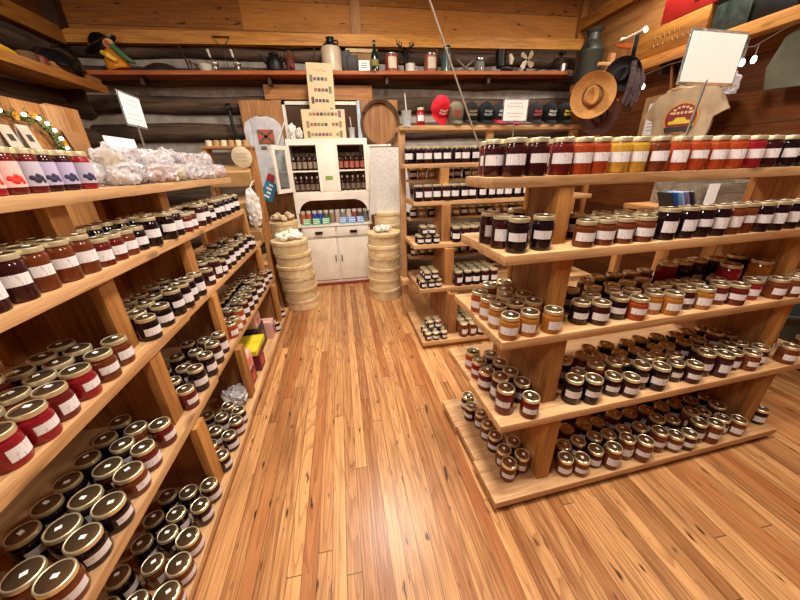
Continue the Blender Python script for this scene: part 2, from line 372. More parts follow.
rck = thing('display_stand', 'rear pine display stand with caps along its top board', 'display stand', (.66,2.57,0))
ZK = [1.715,1.38,.985,.565,.085]; FK = [.52,.45,.33,.21,0]; KX0 = [-.05,.02,-.005,.03,.0]; PK = [None,.52,.42,.28,.12]; BK = .80
for i in range(5):
    b = B(); f = FK[i]; w = BK-f; n = 1 if w < .4 else 2
    for k in range(n): add_box(b, KX0[i], 1.95, f+w*k/n+.001*k, f+w*(k+1)/n-.001, ZK[i]-.04, ZK[i], 0, .003)
    obj('shelf', b, 'pine_x', rck)
b = B(); add_box(b, .015, 1.90, .02, .78, .012, .044); add_box(b, .03, 1.88, .035, .76, 0, .012, 1); obj('base_frame', b, ['brown_x','dark_x'], rck)
for x0, x1 in ((.30,.39), (1.66,1.74)):
    for i in (1,2,3,4):
        z0, z1, f = ZK[i]+.001, ZK[i-1]-.041, PK[i]
        obj('post', boxbm(x0,x1,f,f+.04,z0,z1,0,.003), 'brown_z', rck)
        obj('end_panel', boxbm(x0+.003,x0+.03,f+.041,BK-.01,z0,z1), 'brown_z', rck)
for x0, x1, z0 in ((-.04,.02,.50), (.89,.96,1.716), (1.86,1.93,1.716)):
    obj('upright', boxbm(x0, x1, .81, .87, z0, 2.015, 0, .003), 'pine_z', rck)
obj('foot_block', boxbm(-.06,.02,.70,.869,.44,.499,0,.003), 'pine_y', rck); obj('foot_post', boxbm(-.04,.02,.81,.87,0,.439,0,.003), 'pine_z', rck)
obj('top_board', boxbm(-.04, 1.95, .76, 1.0, 2.016, 2.056, 0, .003), 'pine_x', rck)
for z in (1.57, 1.19, .78): obj('back_ledge', boxbm(.021, 1.9, .66, .80, z-.025, z, 0, .002), 'pine_x', rck)

# ------------------------------------------------------------------ jars
DIM = {'P': (.0445,.142), 'H': (.0435,.112), 'W': (.050,.10), 'Q': (.0345,.135), 'T': (.05,.175), 'S': (.04,.112)}
def jar_body(t, seg=24):
    r, h = DIM[t]; lr = r*.93; b = B()
    add_lathe(b, [(r*.80,0),(r*.95,.003),(r,.010),(r,h-.036),(r*.97,h-.030),(lr*.94,h-.023),(lr*.92,h-.012)], seg)
    return b
def jar_lid(t, seg=24, z=None):
    r, h = DIM[t]; lr = r*.93; b = B(); z0 = h-.0185
    add_lathe(b, [(lr*.95,z0),(lr,z0+.001),(lr,z0+.0145),(lr*.985,z0+.0165),(lr*.93,z0+.0178),(lr*.90,z0+.0172),(lr*.87,z0+.0166),(lr*.82,z0+.0176),(lr*.65,z0+.0187),(lr*.45,z0+.0197),(lr*.22,z0+.0204),(lr*.03,z0+.0206)], seg, mats=[0,0,0,0,0,0,1,1,1,1,1])
    return b
def jar_label(t, half, z0, z1, seg=12):
    r, h = DIM[t]; b = B(); rr = r+.0007; rows = []
    for z in (z0, z1):
        rows.append([b.verts.new((rr*math.cos(-half+2*half*i/seg), rr*math.sin(-half+2*half*i/seg), z)) for i in range(seg+1)])
    for i in range(seg):
        f = b.faces.new((rows[0][i], rows[0][i+1], rows[1][i+1], rows[1][i])); f.smooth = True
    return b
ME = {}
def rectangle(t):
    r, h = DIM[t]; z = h-.0185+.0206; b = B(); add_box(b, -.0085,.0085,-.0065,.0065,z-.0004,z+.0004); return b
for t in 'PHWT': ME[t,'rectangle'] = mesh('lid_rectangle', rectangle(t), 'paper')  # small flat white rectangle near the middle of the lid
LABZ = {'P': [(1.0,.044,.084),(.75,.036,.086),(.85,.050,.084)], 'H': [(.95,.028,.064),(.7,.024,.064),(.8,.034,.064)], 'W': [(.75,.026,.056),(.95,.024,.056),(.6,.030,.056)], 'T': [(.5,.05,.09)]*3}
for t in 'PHWQT':
    ME[t,'lid'] = mesh('jar_lid', jar_lid(t), ['lid','lidtop'])
    for k in JC: ME[t,k] = mesh('jar_glass', jar_body(t), 'jam_'+k)
    if t in LABZ:
        for i, (hf, z0, z1) in enumerate(LABZ[t]): ME[t,'label',i] = mesh('jar_label', jar_label(t, hf, z0, z1), 'label')
JARS = [
('R',0,0,'P','D',0.702,1.265),
('R',0,0,'P','D',0.802,1.268),
('R',0,1,'P','D',0.652,1.340),
('R',0,2,'P','R',0.670,1.427),
('R',0,0,'P','R',0.915,1.272),
('R',0,0,'P','O',1.014,1.281),
('R',0,0,'P','O',1.105,1.291),
('R',0,0,'P','Y',1.210,1.294),
('R',0,0,'P','Y',1.301,1.298),
('R',0,0,'P','B',1.407,1.297),
('R',0,0,'P','O',1.527,1.306),
('R',0,0,'P','O',1.633,1.307),
('R',0,0,'P','O',1.742,1.311),
('R',0,0,'P','O',1.855,1.315),
('R',0,0,'P','C',1.970,1.322),
('R',0,0,'P','D',2.090,1.336),
('R',0,0,'P','K',2.213,1.340),
('R',0,0,'P','K',2.348,1.346),
('R',0,1,'P','C',0.932,1.392),
('R',1,0,'P','K',0.700,1.168),
('R',1,0,'P','K',0.820,1.183),
('R',1,1,'P','D',0.676,1.257),
('R',1,2,'P','D',0.667,1.359),
('R',1,3,'P','D',0.828,1.413),
('R',1,0,'H','B',1.022,1.178),
('R',1,0,'H','B',1.126,1.187),
('R',1,0,'H','B',1.228,1.191),
('R',1,0,'H','B',1.333,1.192),
('R',1,0,'P','K',1.452,1.196),
('R',1,0,'P','K',1.564,1.203),
('R',1,0,'P','K',1.654,1.205),
('R',1,0,'P','K',1.747,1.206),
('R',1,0,'P','B',1.836,1.212),
('R',1,0,'P','B',1.926,1.222),
('R',1,0,'P','K',2.018,1.217),
('R',1,0,'P','K',2.121,1.222),
('R',1,0,'P','K',2.232,1.234),
('R',1,0,'P','K',2.348,1.235),
('R',1,1,'H','B',1.141,1.273),
('R',1,1,'H','B',1.259,1.278),
('R',1,1,'H','B',1.376,1.282),
('R',1,1,'H','K',1.490,1.295),
('R',1,2,'H','B',1.266,1.373),
('R',1,2,'H','B',1.388,1.369),
('R',1,2,'H','K',1.526,1.375),
('R',1,2,'H','K',1.656,1.383),
('R',1,2,'H','K',2.071,1.402),
('R',2,0,'H','A',0.679,1.107),
('R',2,0,'H','A',0.778,1.116),
('R',2,0,'H','A',0.893,1.116),
('R',2,1,'H','A',0.676,1.214),
('R',2,2,'H','A',0.672,1.306),
('R',2,3,'H','O',0.666,1.396),
('R',2,1,'H','B',0.764,1.218),
('R',2,2,'H','A',0.764,1.311),
('R',2,3,'H','A',0.801,1.391),
('R',2,4,'H','B',0.761,1.483),
('R',2,1,'H','A',0.864,1.226),
('R',2,2,'H','A',0.861,1.313),
('R',2,4,'H','A',0.852,1.495),
('R',2,0,'H','K',1.070,1.163),
('R',2,0,'H','D',1.156,1.137),
('R',2,0,'H','K',1.284,1.169),
('R',2,0,'H','O',1.366,1.139),
('R',2,0,'H','A',1.492,1.180),
('R',2,0,'H','A',1.574,1.148),
('R',2,0,'H','D',1.698,1.189),
('R',2,0,'H','A',1.786,1.167),
('R',2,0,'H','R',1.915,1.198),
('R',2,0,'H','R',1.998,1.166),
('R',2,0,'H','C',2.143,1.205),
('R',2,0,'H','B',2.283,1.181),
('R',2,0,'H','B',2.516,1.231),
('R',2,1,'H','K',1.176,1.223),
('R',2,1,'H','K',1.325,1.249),
('R',2,1,'H','B',1.413,1.231),
('R',2,1,'H','B',1.551,1.247),
('R',2,1,'H','D',1.638,1.265),
('R',2,1,'H','B',1.738,1.266),
('R',2,1,'H','D',1.825,1.248),
('R',2,2,'H','B',1.259,1.313),
('R',2,2,'H','B',1.380,1.319),
('R',2,2,'H','K',1.486,1.331),
('R',2,2,'H','B',1.600,1.349),
('R',2,3,'H','K',1.404,1.449),
('R',2,3,'H','K',1.523,1.460),
('R',2,3,'H','B',1.638,1.462),
('R',2,3,'H','B',1.748,1.476),
('R',2,1,'T','C',2.091,1.291),
('R',2,1,'T','A',2.333,1.308),
('R',2,2,'T','C',1.811,1.406),
('R',2,2,'T','D',1.911,1.407),
('R',2,2,'T','D',2.028,1.419),
('R',2,2,'T','D',2.153,1.418),
('R',2,2,'T','K',2.327,1.424),
('R',3,0,'H','R',0.806,1.047),
('R',3,1,'P','R',0.699,1.097),
('R',3,2,'P','D',0.716,1.185),
('R',3,3,'H','R',0.689,1.281),
('R',3,4,'H','C',0.689,1.379),
('R',3,5,'H','O',0.689,1.475),
('R',3,1,'H','D',0.823,1.158),
('R',3,2,'H','R',0.809,1.250),
('R',3,3,'H','D',0.795,1.339),
('R',3,4,'H','D',0.781,1.428),
('R',3,0,'P','K',1.068,1.093),
('R',3,0,'P','K',1.162,1.073),
('R',3,0,'H','K',1.308,1.103),
('R',3,0,'H','D',1.391,1.074),
('R',3,0,'P','K',1.490,1.121),
('R',3,0,'P','K',1.575,1.088),
('R',3,0,'H','K',1.729,1.132),
('R',3,0,'H','D',1.812,1.097),
('R',3,0,'P','D',1.931,1.140),
('R',3,0,'P','D',2.015,1.109),
('R',3,0,'H','D',2.148,1.149),
('R',3,0,'H','B',2.235,1.121),
('R',3,0,'H','D',2.346,1.154),
('R',3,0,'H','B',2.521,1.125),
('R',3,0,'H','B',2.712,1.168),
('R',3,1,'H','B',1.155,1.166),
('R',3,1,'P','B',1.260,1.177),
('R',3,1,'P','B',1.373,1.176),
('R',3,1,'H','K',1.464,1.206),
('R',3,1,'P','D',1.584,1.182),
('R',3,1,'H','B',1.701,1.215),
('R',3,1,'H','D',1.799,1.198),
('R',3,1,'H','D',1.991,1.210),
('R',3,1,'H','K',2.082,1.211),
('R',3,1,'H','D',2.200,1.220),
('R',3,1,'H','D',2.287,1.222),
('R',3,1,'P','D',2.517,1.235),
('R',3,2,'P','B',1.248,1.266),
('R',3,2,'H','K',1.372,1.273),
('R',3,2,'H','B',1.513,1.280),
('R',3,2,'H','D',1.625,1.280),
('R',3,2,'H','D',1.759,1.285),
('R',3,2,'H','K',1.846,1.287),
('R',3,2,'H','D',1.984,1.297),
('R',3,2,'H','K',2.096,1.305),
('R',3,2,'P','B',2.226,1.314),
('R',3,2,'H','D',2.335,1.312),
('R',3,3,'H','D',1.376,1.363),
('R',3,3,'H','D',1.508,1.373),
('R',3,3,'H','D',1.752,1.385),
('R',3,3,'H','K',1.886,1.387),
('R',3,3,'H','D',2.129,1.400),
('R',3,3,'H','D',2.263,1.404),
('R',4,0,'H','B',0.770,1.081),
('R',4,2,'H','B',0.785,1.167),
('R',4,3,'H','D',0.782,1.270),
('R',4,4,'H','B',0.777,1.363),
('R',4,5,'H','B',0.777,1.461),
('R',4,6,'H','D',0.738,1.539),
('R',4,7,'H','K',0.753,1.637),
('R',4,1,'H','B',0.869,1.115),
('R',4,2,'H','D',0.865,1.208),
('R',4,0,'H','B',1.092,1.049),
('R',4,0,'H','B',1.179,1.029),
('R',4,0,'H','D',1.293,1.063),
('R',4,0,'P','B',1.379,1.034),
('R',4,0,'P','B',1.504,1.074),
('R',4,0,'P','B',1.590,1.038),
('R',4,0,'P','B',1.731,1.080),
('R',4,0,'H','B',1.829,1.058),
('R',4,0,'P','D',2.025,1.090),
('R',4,0,'P','B',2.110,1.063),
('R',4,0,'H','D',2.237,1.110),
('R',4,0,'H','B',2.322,1.078),
('R',4,0,'H','K',2.567,1.126),
('R',4,1,'H','B',1.137,1.127),
('R',4,1,'H','D',1.239,1.137),
('R',4,1,'H','K',1.354,1.145),
('R',4,1,'H','D',1.447,1.143),
('R',4,1,'H','K',1.563,1.155),
('R',4,1,'H','D',1.678,1.153),
('R',4,1,'P','D',1.806,1.166),
('R',4,1,'H','D',1.926,1.165),
('R',4,1,'P','B',2.065,1.172),
('R',4,1,'H','D',2.182,1.179),
('R',4,1,'P','D',2.288,1.183),
('R',4,2,'H','B',1.232,1.231),
('R',4,2,'H','D',1.358,1.235),
('R',4,2,'H','D',1.454,1.239),
('R',4,2,'P','B',1.579,1.255),
('R',4,2,'H','D',1.707,1.259),
('R',4,2,'H','B',1.836,1.263),
('R',4,2,'H','D',1.962,1.268),
('R',4,2,'H','K',2.069,1.273),
('R',4,2,'H','D',2.207,1.279),
('R',4,2,'H','K',2.336,1.283),
('R',4,3,'H','B',1.334,1.336),
('R',4,3,'H','D',1.583,1.355),
('R',4,3,'H','K',1.711,1.355),
('R',4,3,'H','D',1.962,1.363),
('R',4,3,'H','D',2.109,1.380),
('R',4,3,'H','B',2.335,1.389),
('L',0,0,'Q','C',-0.992,1.140),
('L',0,0,'Q','R',-0.991,1.209),
('L',0,0,'Q','R',-0.989,1.282),
('L',0,0,'Q','D',-0.996,1.354),
('L',0,0,'Q','D',-0.991,1.427),
('L',0,0,'Q','C',-0.984,1.507),
('L',1,0,'P','D',-0.972,0.955),
('L',1,0,'P','D',-0.971,1.044),
('L',1,0,'P','B',-0.977,1.133),
('L',1,0,'P','B',-0.973,1.227),
('L',1,0,'P','B',-0.972,1.318),
('L',1,0,'H','R',-0.973,1.411),
('L',1,0,'H','R',-0.976,1.498),
('L',1,0,'H','B',-0.979,1.588),
('L',1,0,'H','K',-0.981,1.678),
('L',1,0,'P','K',-0.970,1.779),
('L',1,0,'P','K',-0.970,1.946),
('L',1,0,'P','K',-0.978,2.054),
('L',1,0,'H','R',-0.972,2.161),
('L',1,0,'H','R',-0.976,2.249),
('L',1,0,'P','D',-0.973,2.378),
('L',1,0,'P','D',-0.971,2.467),
('L',1,0,'H','K',-0.977,2.582),
('L',1,0,'P','K',-0.974,2.687),
('L',1,0,'P','K',-0.978,2.801),
('L',1,0,'P','K',-0.975,2.925),
('L',1,0,'P','K',-0.981,3.060),
('L',1,1,'P','D',-1.073,1.189),
('L',1,1,'P','B',-1.065,1.283),
('L',1,1,'P','B',-1.074,1.468),
('L',1,1,'P','K',-1.075,1.560),
('L',1,1,'P','K',-1.084,1.652),
('L',1,1,'P','K',-1.074,1.746),
('L',1,1,'P','K',-1.075,1.838),
('L',1,1,'P','K',-1.073,1.963),
('L',1,1,'P','D',-1.065,2.217),
('L',1,1,'P','D',-1.068,2.310),
('L',1,1,'P','K',-1.065,2.409),
('L',1,1,'P','K',-1.070,2.543),
('L',1,1,'P','D',-1.075,2.691),
('L',1,1,'P','K',-1.072,2.835),
('L',2,0,'H','C',-0.946,0.781),
('L',2,0,'H','C',-0.939,0.869),
('L',2,0,'H','R',-0.949,0.959),
('L',2,0,'H','C',-0.948,1.061),
('L',2,0,'H','B',-0.941,1.161),
('L',2,0,'H','B',-0.950,1.266),
('L',2,0,'H','K',-0.939,1.466),
('L',2,0,'H','K',-1.007,1.526),
('L',2,0,'H','K',-0.944,1.604),
('L',2,0,'P','K',-0.943,1.735),
('L',2,0,'P','K',-0.940,1.835),
('L',2,0,'P','K',-0.950,1.928),
('L',2,0,'P','K',-0.941,2.022),
('L',2,0,'H','D',-0.949,2.216),
('L',2,0,'P','D',-1.002,2.290),
('L',2,0,'P','D',-0.951,2.366),
('L',2,0,'H','K',-0.942,2.455),
('L',2,0,'P','D',-0.949,2.567),
('L',2,0,'P','K',-0.949,2.694),
('L',2,0,'P','K',-0.951,2.835),
('L',2,0,'P','K',-0.947,2.958),
('L',2,0,'P','K',-0.947,3.091),
('L',2,0,'P','K',-0.939,3.237),
('L',2,1,'H','B',-1.039,0.862),
('L',2,1,'H','B',-1.042,0.952),
('L',2,1,'H','D',-1.034,1.040),
('L',2,1,'H','K',-1.044,1.127),
('L',2,1,'H','K',-1.043,1.216),
('L',2,1,'H','K',-1.078,1.577),
('L',2,1,'H','K',-1.034,1.655),
('L',2,1,'H','K',-1.045,1.757),
('L',2,1,'H','D',-1.035,1.882),
('L',2,1,'H','D',-1.038,1.998),
('L',2,1,'H','K',-1.044,2.500),
('L',2,1,'H','D',-1.044,2.654),
('L',2,1,'H','K',-1.040,2.800),
('L',2,1,'H','K',-1.039,2.963),
('L',2,2,'P','R',-1.137,0.997),
('L',2,2,'H','K',-1.132,1.088),
('L',2,2,'H','K',-1.131,1.177),
('L',2,2,'H','K',-1.132,1.268),
('L',2,2,'H','K',-1.138,1.700),
('L',2,2,'H','K',-1.134,1.797),
('L',2,2,'H','D',-1.139,1.925),
('L',2,2,'H','K',-1.134,2.034),
('L',2,2,'H','K',-1.133,2.471),
('L',2,2,'H','K',-1.130,2.625),
('L',3,0,'W','B',-0.896,0.664),
('L',3,0,'W','K',-0.894,0.765),
('L',3,0,'W','K',-0.886,0.870),
('L',3,0,'W','B',-0.895,0.998),
('L',3,0,'H','R',-0.896,1.102),
('L',3,0,'H','R',-0.894,1.230),
('L',3,0,'H','R',-0.886,1.466),
('L',3,0,'P','K',-0.887,1.609),
('L',3,0,'P','K',-0.885,1.746),
('L',3,0,'P','D',-0.890,1.876),
('L',3,0,'P','D',-0.896,2.002),
('L',3,0,'H','O',-0.892,2.216),
('L',3,0,'H','A',-0.887,2.308),
('L',3,0,'P','O',-0.891,2.413),
('L',3,0,'P','D',-0.894,2.562),
('L',3,0,'P','D',-0.891,2.694),
('L',3,0,'P','K',-0.890,2.839),
('L',3,0,'P','D',-0.892,2.997),
('L',3,0,'P','D',-0.891,3.173),
('L',3,0,'P','R',-0.894,3.353),
('L',3,1,'W','B',-0.993,0.689),
('L',3,1,'W','K',-0.984,0.814),
('L',3,1,'W','K',-0.984,0.916),
('L',3,1,'W','D',-0.988,1.037),
('L',3,1,'H','K',-0.990,1.136),
('L',3,1,'H','B',-0.987,1.225),
('L',3,1,'H','K',-0.985,1.557),
('L',3,1,'H','K',-0.979,1.676),
('L',3,1,'H','D',-0.985,1.850),
('L',3,1,'H','D',-0.989,2.001),
('L',3,1,'H','D',-0.984,2.307),
('L',3,1,'H','B',-0.984,2.479),
('L',3,1,'H','D',-0.982,2.645),
('L',3,1,'H','D',-0.991,2.833),
('L',3,1,'H','K',-0.986,3.008),
('L',3,1,'H','K',-0.981,3.204),
('L',3,2,'H','K',-1.084,0.808),
('L',3,2,'H','K',-1.085,0.900),
('L',3,2,'H','K',-1.084,0.987),
('L',3,2,'H','K',-1.083,1.084),
('L',3,2,'H','K',-1.081,1.184),
('L',3,2,'H','K',-1.082,1.284),
('L',3,2,'H','K',-1.082,1.662),
('L',3,2,'H','K',-1.078,1.813),
('L',3,2,'H','K',-1.079,1.972),
('L',4,0,'W','B',-0.826,0.819),
('L',4,0,'W','B',-0.827,0.924),
('L',4,0,'W','B',-0.835,1.031),
('L',4,0,'H','K',-0.832,1.171),
('L',4,0,'H','D',-0.830,1.284),
('L',4,0,'H','K',-0.829,1.466),
('L',4,0,'H','K',-0.832,1.617),
('L',4,0,'H','R',-0.826,1.737),
('L',4,1,'H','B',-0.929,0.939),
('L',4,1,'H','K',-0.925,1.057),
('L',4,1,'H','K',-0.930,1.148),
('L',4,1,'H','K',-0.920,1.258),
('L',4,1,'H','B',-0.919,1.558),
('L',4,1,'H','D',-0.929,1.790),
('L',4,1,'H','B',-0.922,1.900),
('L',4,2,'H','K',-1.019,1.035),
('L',4,2,'H','K',-1.025,1.143),
('L',4,2,'H','K',-1.016,1.255),
('L',4,0,'H','K',-0.829,3.188),
('L',4,0,'H','D',-0.833,3.537),
('L',4,1,'H','K',-0.930,3.088),
('L',1,0,'P','K',-0.980,3.211),
('L',1,1,'P','K',-1.071,2.972),
('L',1,1,'P','D',-1.072,3.077),
('L',1,1,'P','D',-1.076,3.263),
('L',2,0,'H','D',-0.941,3.326),
('L',2,1,'P','B',-1.043,3.051),
('L',2,1,'P','K',-1.046,3.331),
('L',2,2,'H','K',-1.137,2.714),
('L',2,2,'H','K',-1.136,2.805),
('L',2,2,'P','K',-1.140,2.896),
('L',2,2,'H','B',-1.142,2.989),
('L',2,2,'P','D',-1.136,3.080),
('L',2,2,'P','K',-1.140,3.173),
('L',3,0,'H','D',-0.893,3.085),
('L',3,0,'H','K',-0.891,3.536),
('L',3,1,'H','B',-0.990,2.734),
('L',3,1,'H','D',-0.982,2.921),
('L',3,1,'P','K',-0.988,3.096),
('L',3,1,'P','B',-0.991,3.297),
('L',3,2,'P','K',-1.087,2.608),
('L',3,2,'P','K',-1.080,2.701),
('L',3,2,'P','D',-1.087,2.794),
('L',3,2,'P','K',-1.081,2.887),
('L',3,2,'P','K',-1.087,2.980),
('L',3,2,'P','K',-1.081,3.073),
('L',3,2,'P','K',-1.082,3.166),
('L',3,2,'H','D',-1.083,3.259),
('L',3,2,'H','K',-1.085,3.350),
('L',4,0,'H','K',-0.835,1.834),
('L',4,1,'H','D',-0.925,0.809),
('L',4,1,'H','D',-0.929,1.674),
('L',4,2,'H','D',-1.022,0.807),
('L',4,2,'P','K',-1.027,0.898),
('L',4,2,'H','D',-1.028,1.825),
('L',4,1,'H','D',-0.929,3.184),
('R',1,2,'P','B',1.023,1.355),
('R',1,2,'H','D',1.114,1.366),
('R',2,0,'H','B',2.398,1.183),
('R',2,1,'H','K',1.976,1.261),
('R',2,2,'H','K',1.129,1.311),
('R',2,3,'H','B',1.304,1.414),
('R',3,2,'P','D',1.121,1.248),
('R',3,3,'H','K',1.646,1.366),
('R',3,3,'H','D',2.019,1.382),
('R',4,0,'H','D',1.919,1.052),
]

def row_name(r): return ['front','second','third','fourth','fifth','sixth','seventh','eighth'][r]
SHELF = ['top','second','third','fourth','bottom']
order = {}
for st in 'RL':
    for sh in range(5):
        rows = {}
        for n, j in enumerate(JARS):
            if j[0] == st and j[1] == sh: rows.setdefault(j[2], []).append(n)
        for r, ns in rows.items():
            ns.sort(key=lambda n: JARS[n][5 if st == 'R' else 6])
            for k, n in enumerate(ns): order[n] = (k, len(ns))
kind = {'P': 'jar', 'H': 'short jar', 'W': 'squat jar', 'T': 'big jar'}
proto = {}
def place_jar(n):
    st, sh, row, t, k, x, y = JARS[n]
    z = (ZR if st == 'R' else ZL)[sh] - (0 if st == 'R' or y < YJ[sh] else .002)
    tocam = math.atan2(-y, -x)
    if st == 'R':
        base = rad(-90)+AI; ang = base+(tocam-base)*.45
        if x < .93 and row > 0 and sh > 1: ang = rad(-140)
        where = '%s from left, %s row, %s shelf, right-hand stand' % (ORD[order[n][0]], row_name(row), SHELF[sh])
        grp = ('tall' if t in 'PT' else 'short')+' jars on the right-hand stand'
    else:
        base = 0; ang = base+(tocam-base)*.40
        where = '%s from near end, %s row, %s shelf, left-hand stand' % (ORD[order[n][0]], row_name(row), SHELF[sh])
        grp = ('tall' if t in 'PT' else 'short')+' jars on the left-hand stand'
    ang += random.uniform(-.28, .28)
    root = thing('jam_jar' if t in 'PT' else 'jelly_jar', '%s %s, %s' % (JC[k][2], kind.get(t, 'jar'), where), 'jar', (x, y, z), (0,0,ang), grp)
    if (t, k) not in proto:
        a = link('jar_glass', ME[t,k], root); c = link('jar_lid', ME[t,'lid'], root); c['label'] = 'gold lid'
        l = link('jar_label', ME[t,'label',0], root); l['label'] = 'white paper label'
        st_ = link('lid_rectangle', ME[t,'rectangle'], c, (.004,0,0), (0,0,.5)); st_['label'] = 'small white sticker'
        proto[t,k] = (a, c, l)
    else:
        for q in proto[t,k]:
            d = q.copy(); d.parent = root; C.objects.link(d)
            for g_ in q.children:
                h_ = g_.copy(); h_.parent = d; h_.location = (random.uniform(-.008,.008), random.uniform(-.008,.008), 0); h_.rotation_euler.z = random.uniform(-.1,1.0); C.objects.link(h_)
            if q.name.startswith('jar_label'): d.data = ME[t,'label',random.randrange(3)]
QL = [('pale pink','#e9b7b0','#d8301c','strawberries'),('pale pink','#e9b7b0','#d8301c','strawberries'),('grey lilac','#b9b2c2','#2c2838','blackberries'),('lilac','#b6aacb','#2f3350','blueberries'),('lilac','#b6aacb','#2f3350','blueberries'),('lilac grey','#b3aabf','#2a2d48','blueberries')]
qn = 0
for n, j in enumerate(JARS):
    if j[3] != 'Q': place_jar(n); continue
    st, sh, row, t, k, x, y = j
    name, lc, fc, fruit = QL[qn % 6]; qn += 1
    root = thing('preserve_jar', 'large preserve jar with %s label of %s, %s from near end of left stand' % (name, fruit, ORD[qn-1]), 'jar', (x, y, ZL[0]), (0,0,math.atan2(-y,-x)*.5), 'fruit-label jars on the left top shelf')
    link('jar_glass', ME[t,k], root); link('jar_lid', ME[t,'lid'], root)
    flat('fruitlabel_'+lc, lc); flat('fruit_'+fc, fc)
    l = obj('jar_label', jar_label('Q', 1.25, .022, .095), 'fruitlabel_'+lc, root)
    b = B(); r = DIM['Q'][0]+.0016
    for dy, dz, rr in ((.0,.040,.010),(.012,.046,.009),(-.011,.047,.008),(.004,.053,.007),(.02,.037,.007)):
        th = dy/r
        vs = add_lathe(b, [(rr,0),(rr*.6,.0012),(rr*.1,.0016)], 12)
        xform(b, Matrix.Rotation(th,4,'Z') @ Matrix.Translation((r-.001,0,dz)) @ Matrix.Rotation(rad(90),4,'Y'), vs)
    obj('printed_fruit', b, 'fruit_'+fc, l)

# small jars on the rear stand: one mesh each, they are a dozen pixels high
def small_jar(col, h, r):
    b = B(); lr = r*.9
    add_lathe(b, [(r*.85,0),(r,.006),(r,h-.032),(lr,h-.02),(lr*.95,h-.014)], 14, mi=0)
    add_lathe(b, [(lr,h-.018),(lr*1.03,h-.017),(lr*1.03,h-.003),(lr*.9,h-.001),(lr*.1,h+.001)], 14, mi=1)
    rows = [[b.verts.new(((r+.0008)*math.cos(a), (r+.0008)*math.sin(a), z)) for a in [rad(-90-52+104*i/8) for i in range(9)]] for z in (h*.26,h*.60)]
    for i in range(8):
        f = b.faces.new((rows[0][i], rows[0][i+1], rows[1][i+1], rows[1][i])); f.material_index = 2; f.smooth = True
    return mesh('small_jar', b, ['jam_'+col,'lid','label'])
SJ = {(k,'big'): small_jar(k,.150,.0445) for k in 'KDBA'}; SJ.update({(k,'mid'): small_jar(k,.105,.040) for k in 'KDBA'}); SJ.update({(k,'small'): small_jar(k,.085,.036) for k in 'KDBA'})
def rack_jars(z, y, xs, shelf, row, cols='KKKD', size='mid'):
    for i, x in enumerate(xs):
        k = random.choice(cols)
        o = link('small_jar', SJ[k,size], None, (x+random.uniform(-.003,.003), y+random.uniform(-.004,.004), z), (0,0,random.uniform(-.4,.4)))
        tag(o, '%s jar, %s from left, %s, %s, rear stand' % (JC[k][2], ORD[i], row, shelf), 'jar', 'small jars on the rear stand')
def span(a, b, step=.083): return [a+step*i for i in range(int((b-a)/step+1e-6)+1)]
Y0 = 2.57
rack_jars(ZK[0], Y0+.575, [x for x in span(.665,2.52,.094) if abs(x-1.70) > .09], 'top shelf', 'front row', size='big')
rack_jars(ZK[0], Y0+.69, span(.70,2.52,.094), 'top shelf', 'back row', size='big')
rack_jars(ZK[1], Y0+.49, span(.735,2.5,.094)[:4]+span(1.10,2.27,.094), 'second shelf', 'front row', size='big')
rack_jars(1.57, Y0+.73, span(.74,2.45,.094), 'upper back ledge', 'single row', 'KDA')
rack_jars(1.19, Y0+.73, span(.74,2.1,.094), 'middle back ledge', 'single row', 'KDAK')
rack_jars(.78, Y0+.73, span(.74,1.7,.094), 'lower back ledge', 'single row', 'KDK')
for i, nm in ((2,'third shelf'),(3,'fourth shelf'),(4,'bottom shelf')):
    f = FK[i]
    for r, rn in ((0,'front row'),(1,'second row'),(2,'third row'),(3,'fourth row'),(4,'fifth row')):
        if f+.05+.092*r > .62: continue
        rack_jars(ZK[i], Y0+f+.05+.092*r, span(1.10,{2:1.9,3:1.55,4:1.45}[i],.094), nm, rn+' past post', 'KKD' if i < 4 else 'DKB', size='big')
    for r in range(3 if i > 2 else 2):
        for lay in (0, 1):
            if i == 4 and lay and r == 0: continue
            rack_jars(ZK[i]+.088*lay, Y0+f+.05+.078*r, [x for x in ([.73,.81,.89] if lay == 0 else [.77,.85])], nm, '%s stack %s layer' % (['front','middle','rear'][r], ['lower','upper'][lay]), 'KKD', size='small')

# ------------------------------------------------------------------ candy bags, cards and sign on the left stand's top shelf
def bag_mesh(seed, r=.06, h=.12):
    b = B(); bmesh.ops.create_icosphere(b, subdivisions=4, radius=1.0)
    rnd = random.Random(seed)
    for v in b.verts:
        z = v.co.z; k = 1.0
        if z > .55: k = 1-.75*(z-.55)/.45+.9*max(0, z-.85)/.15*.6
        v.co = V(v.co.x*r*k*1.0, v.co.y*r*k, (z*.5+.5)*h)
    noise_push(b, r*.34, 24, seed); noise_push(b, r*.22, 62, seed+3); noise_push(b, r*.10, 140, seed+5)
    for v in b.verts:
        if v.co.z < .004: v.co.z = 0
        rr = math.hypot(v.co.x, v.co.y)
        if rr > r*1.05: v.co.x *= r*1.05/rr; v.co.y *= r*1.05/rr
    mn = min(v.co.z for v in b.verts)
    for v in b.verts: v.co.z -= mn
    return b
BAGC = [('white','#e9e3e0'),('pink','#e7b6bb'),('white','#e9e3e0'),('brown','#4a2b20'),('yellow','#e6d28a'),('white','#eee6e4'),('orange','#e08a30'),('pale purple','#c7b3cc')]
BM = [mesh('cellophane', bag_mesh(i, .062, .105), 'cello') for i in range(5)]
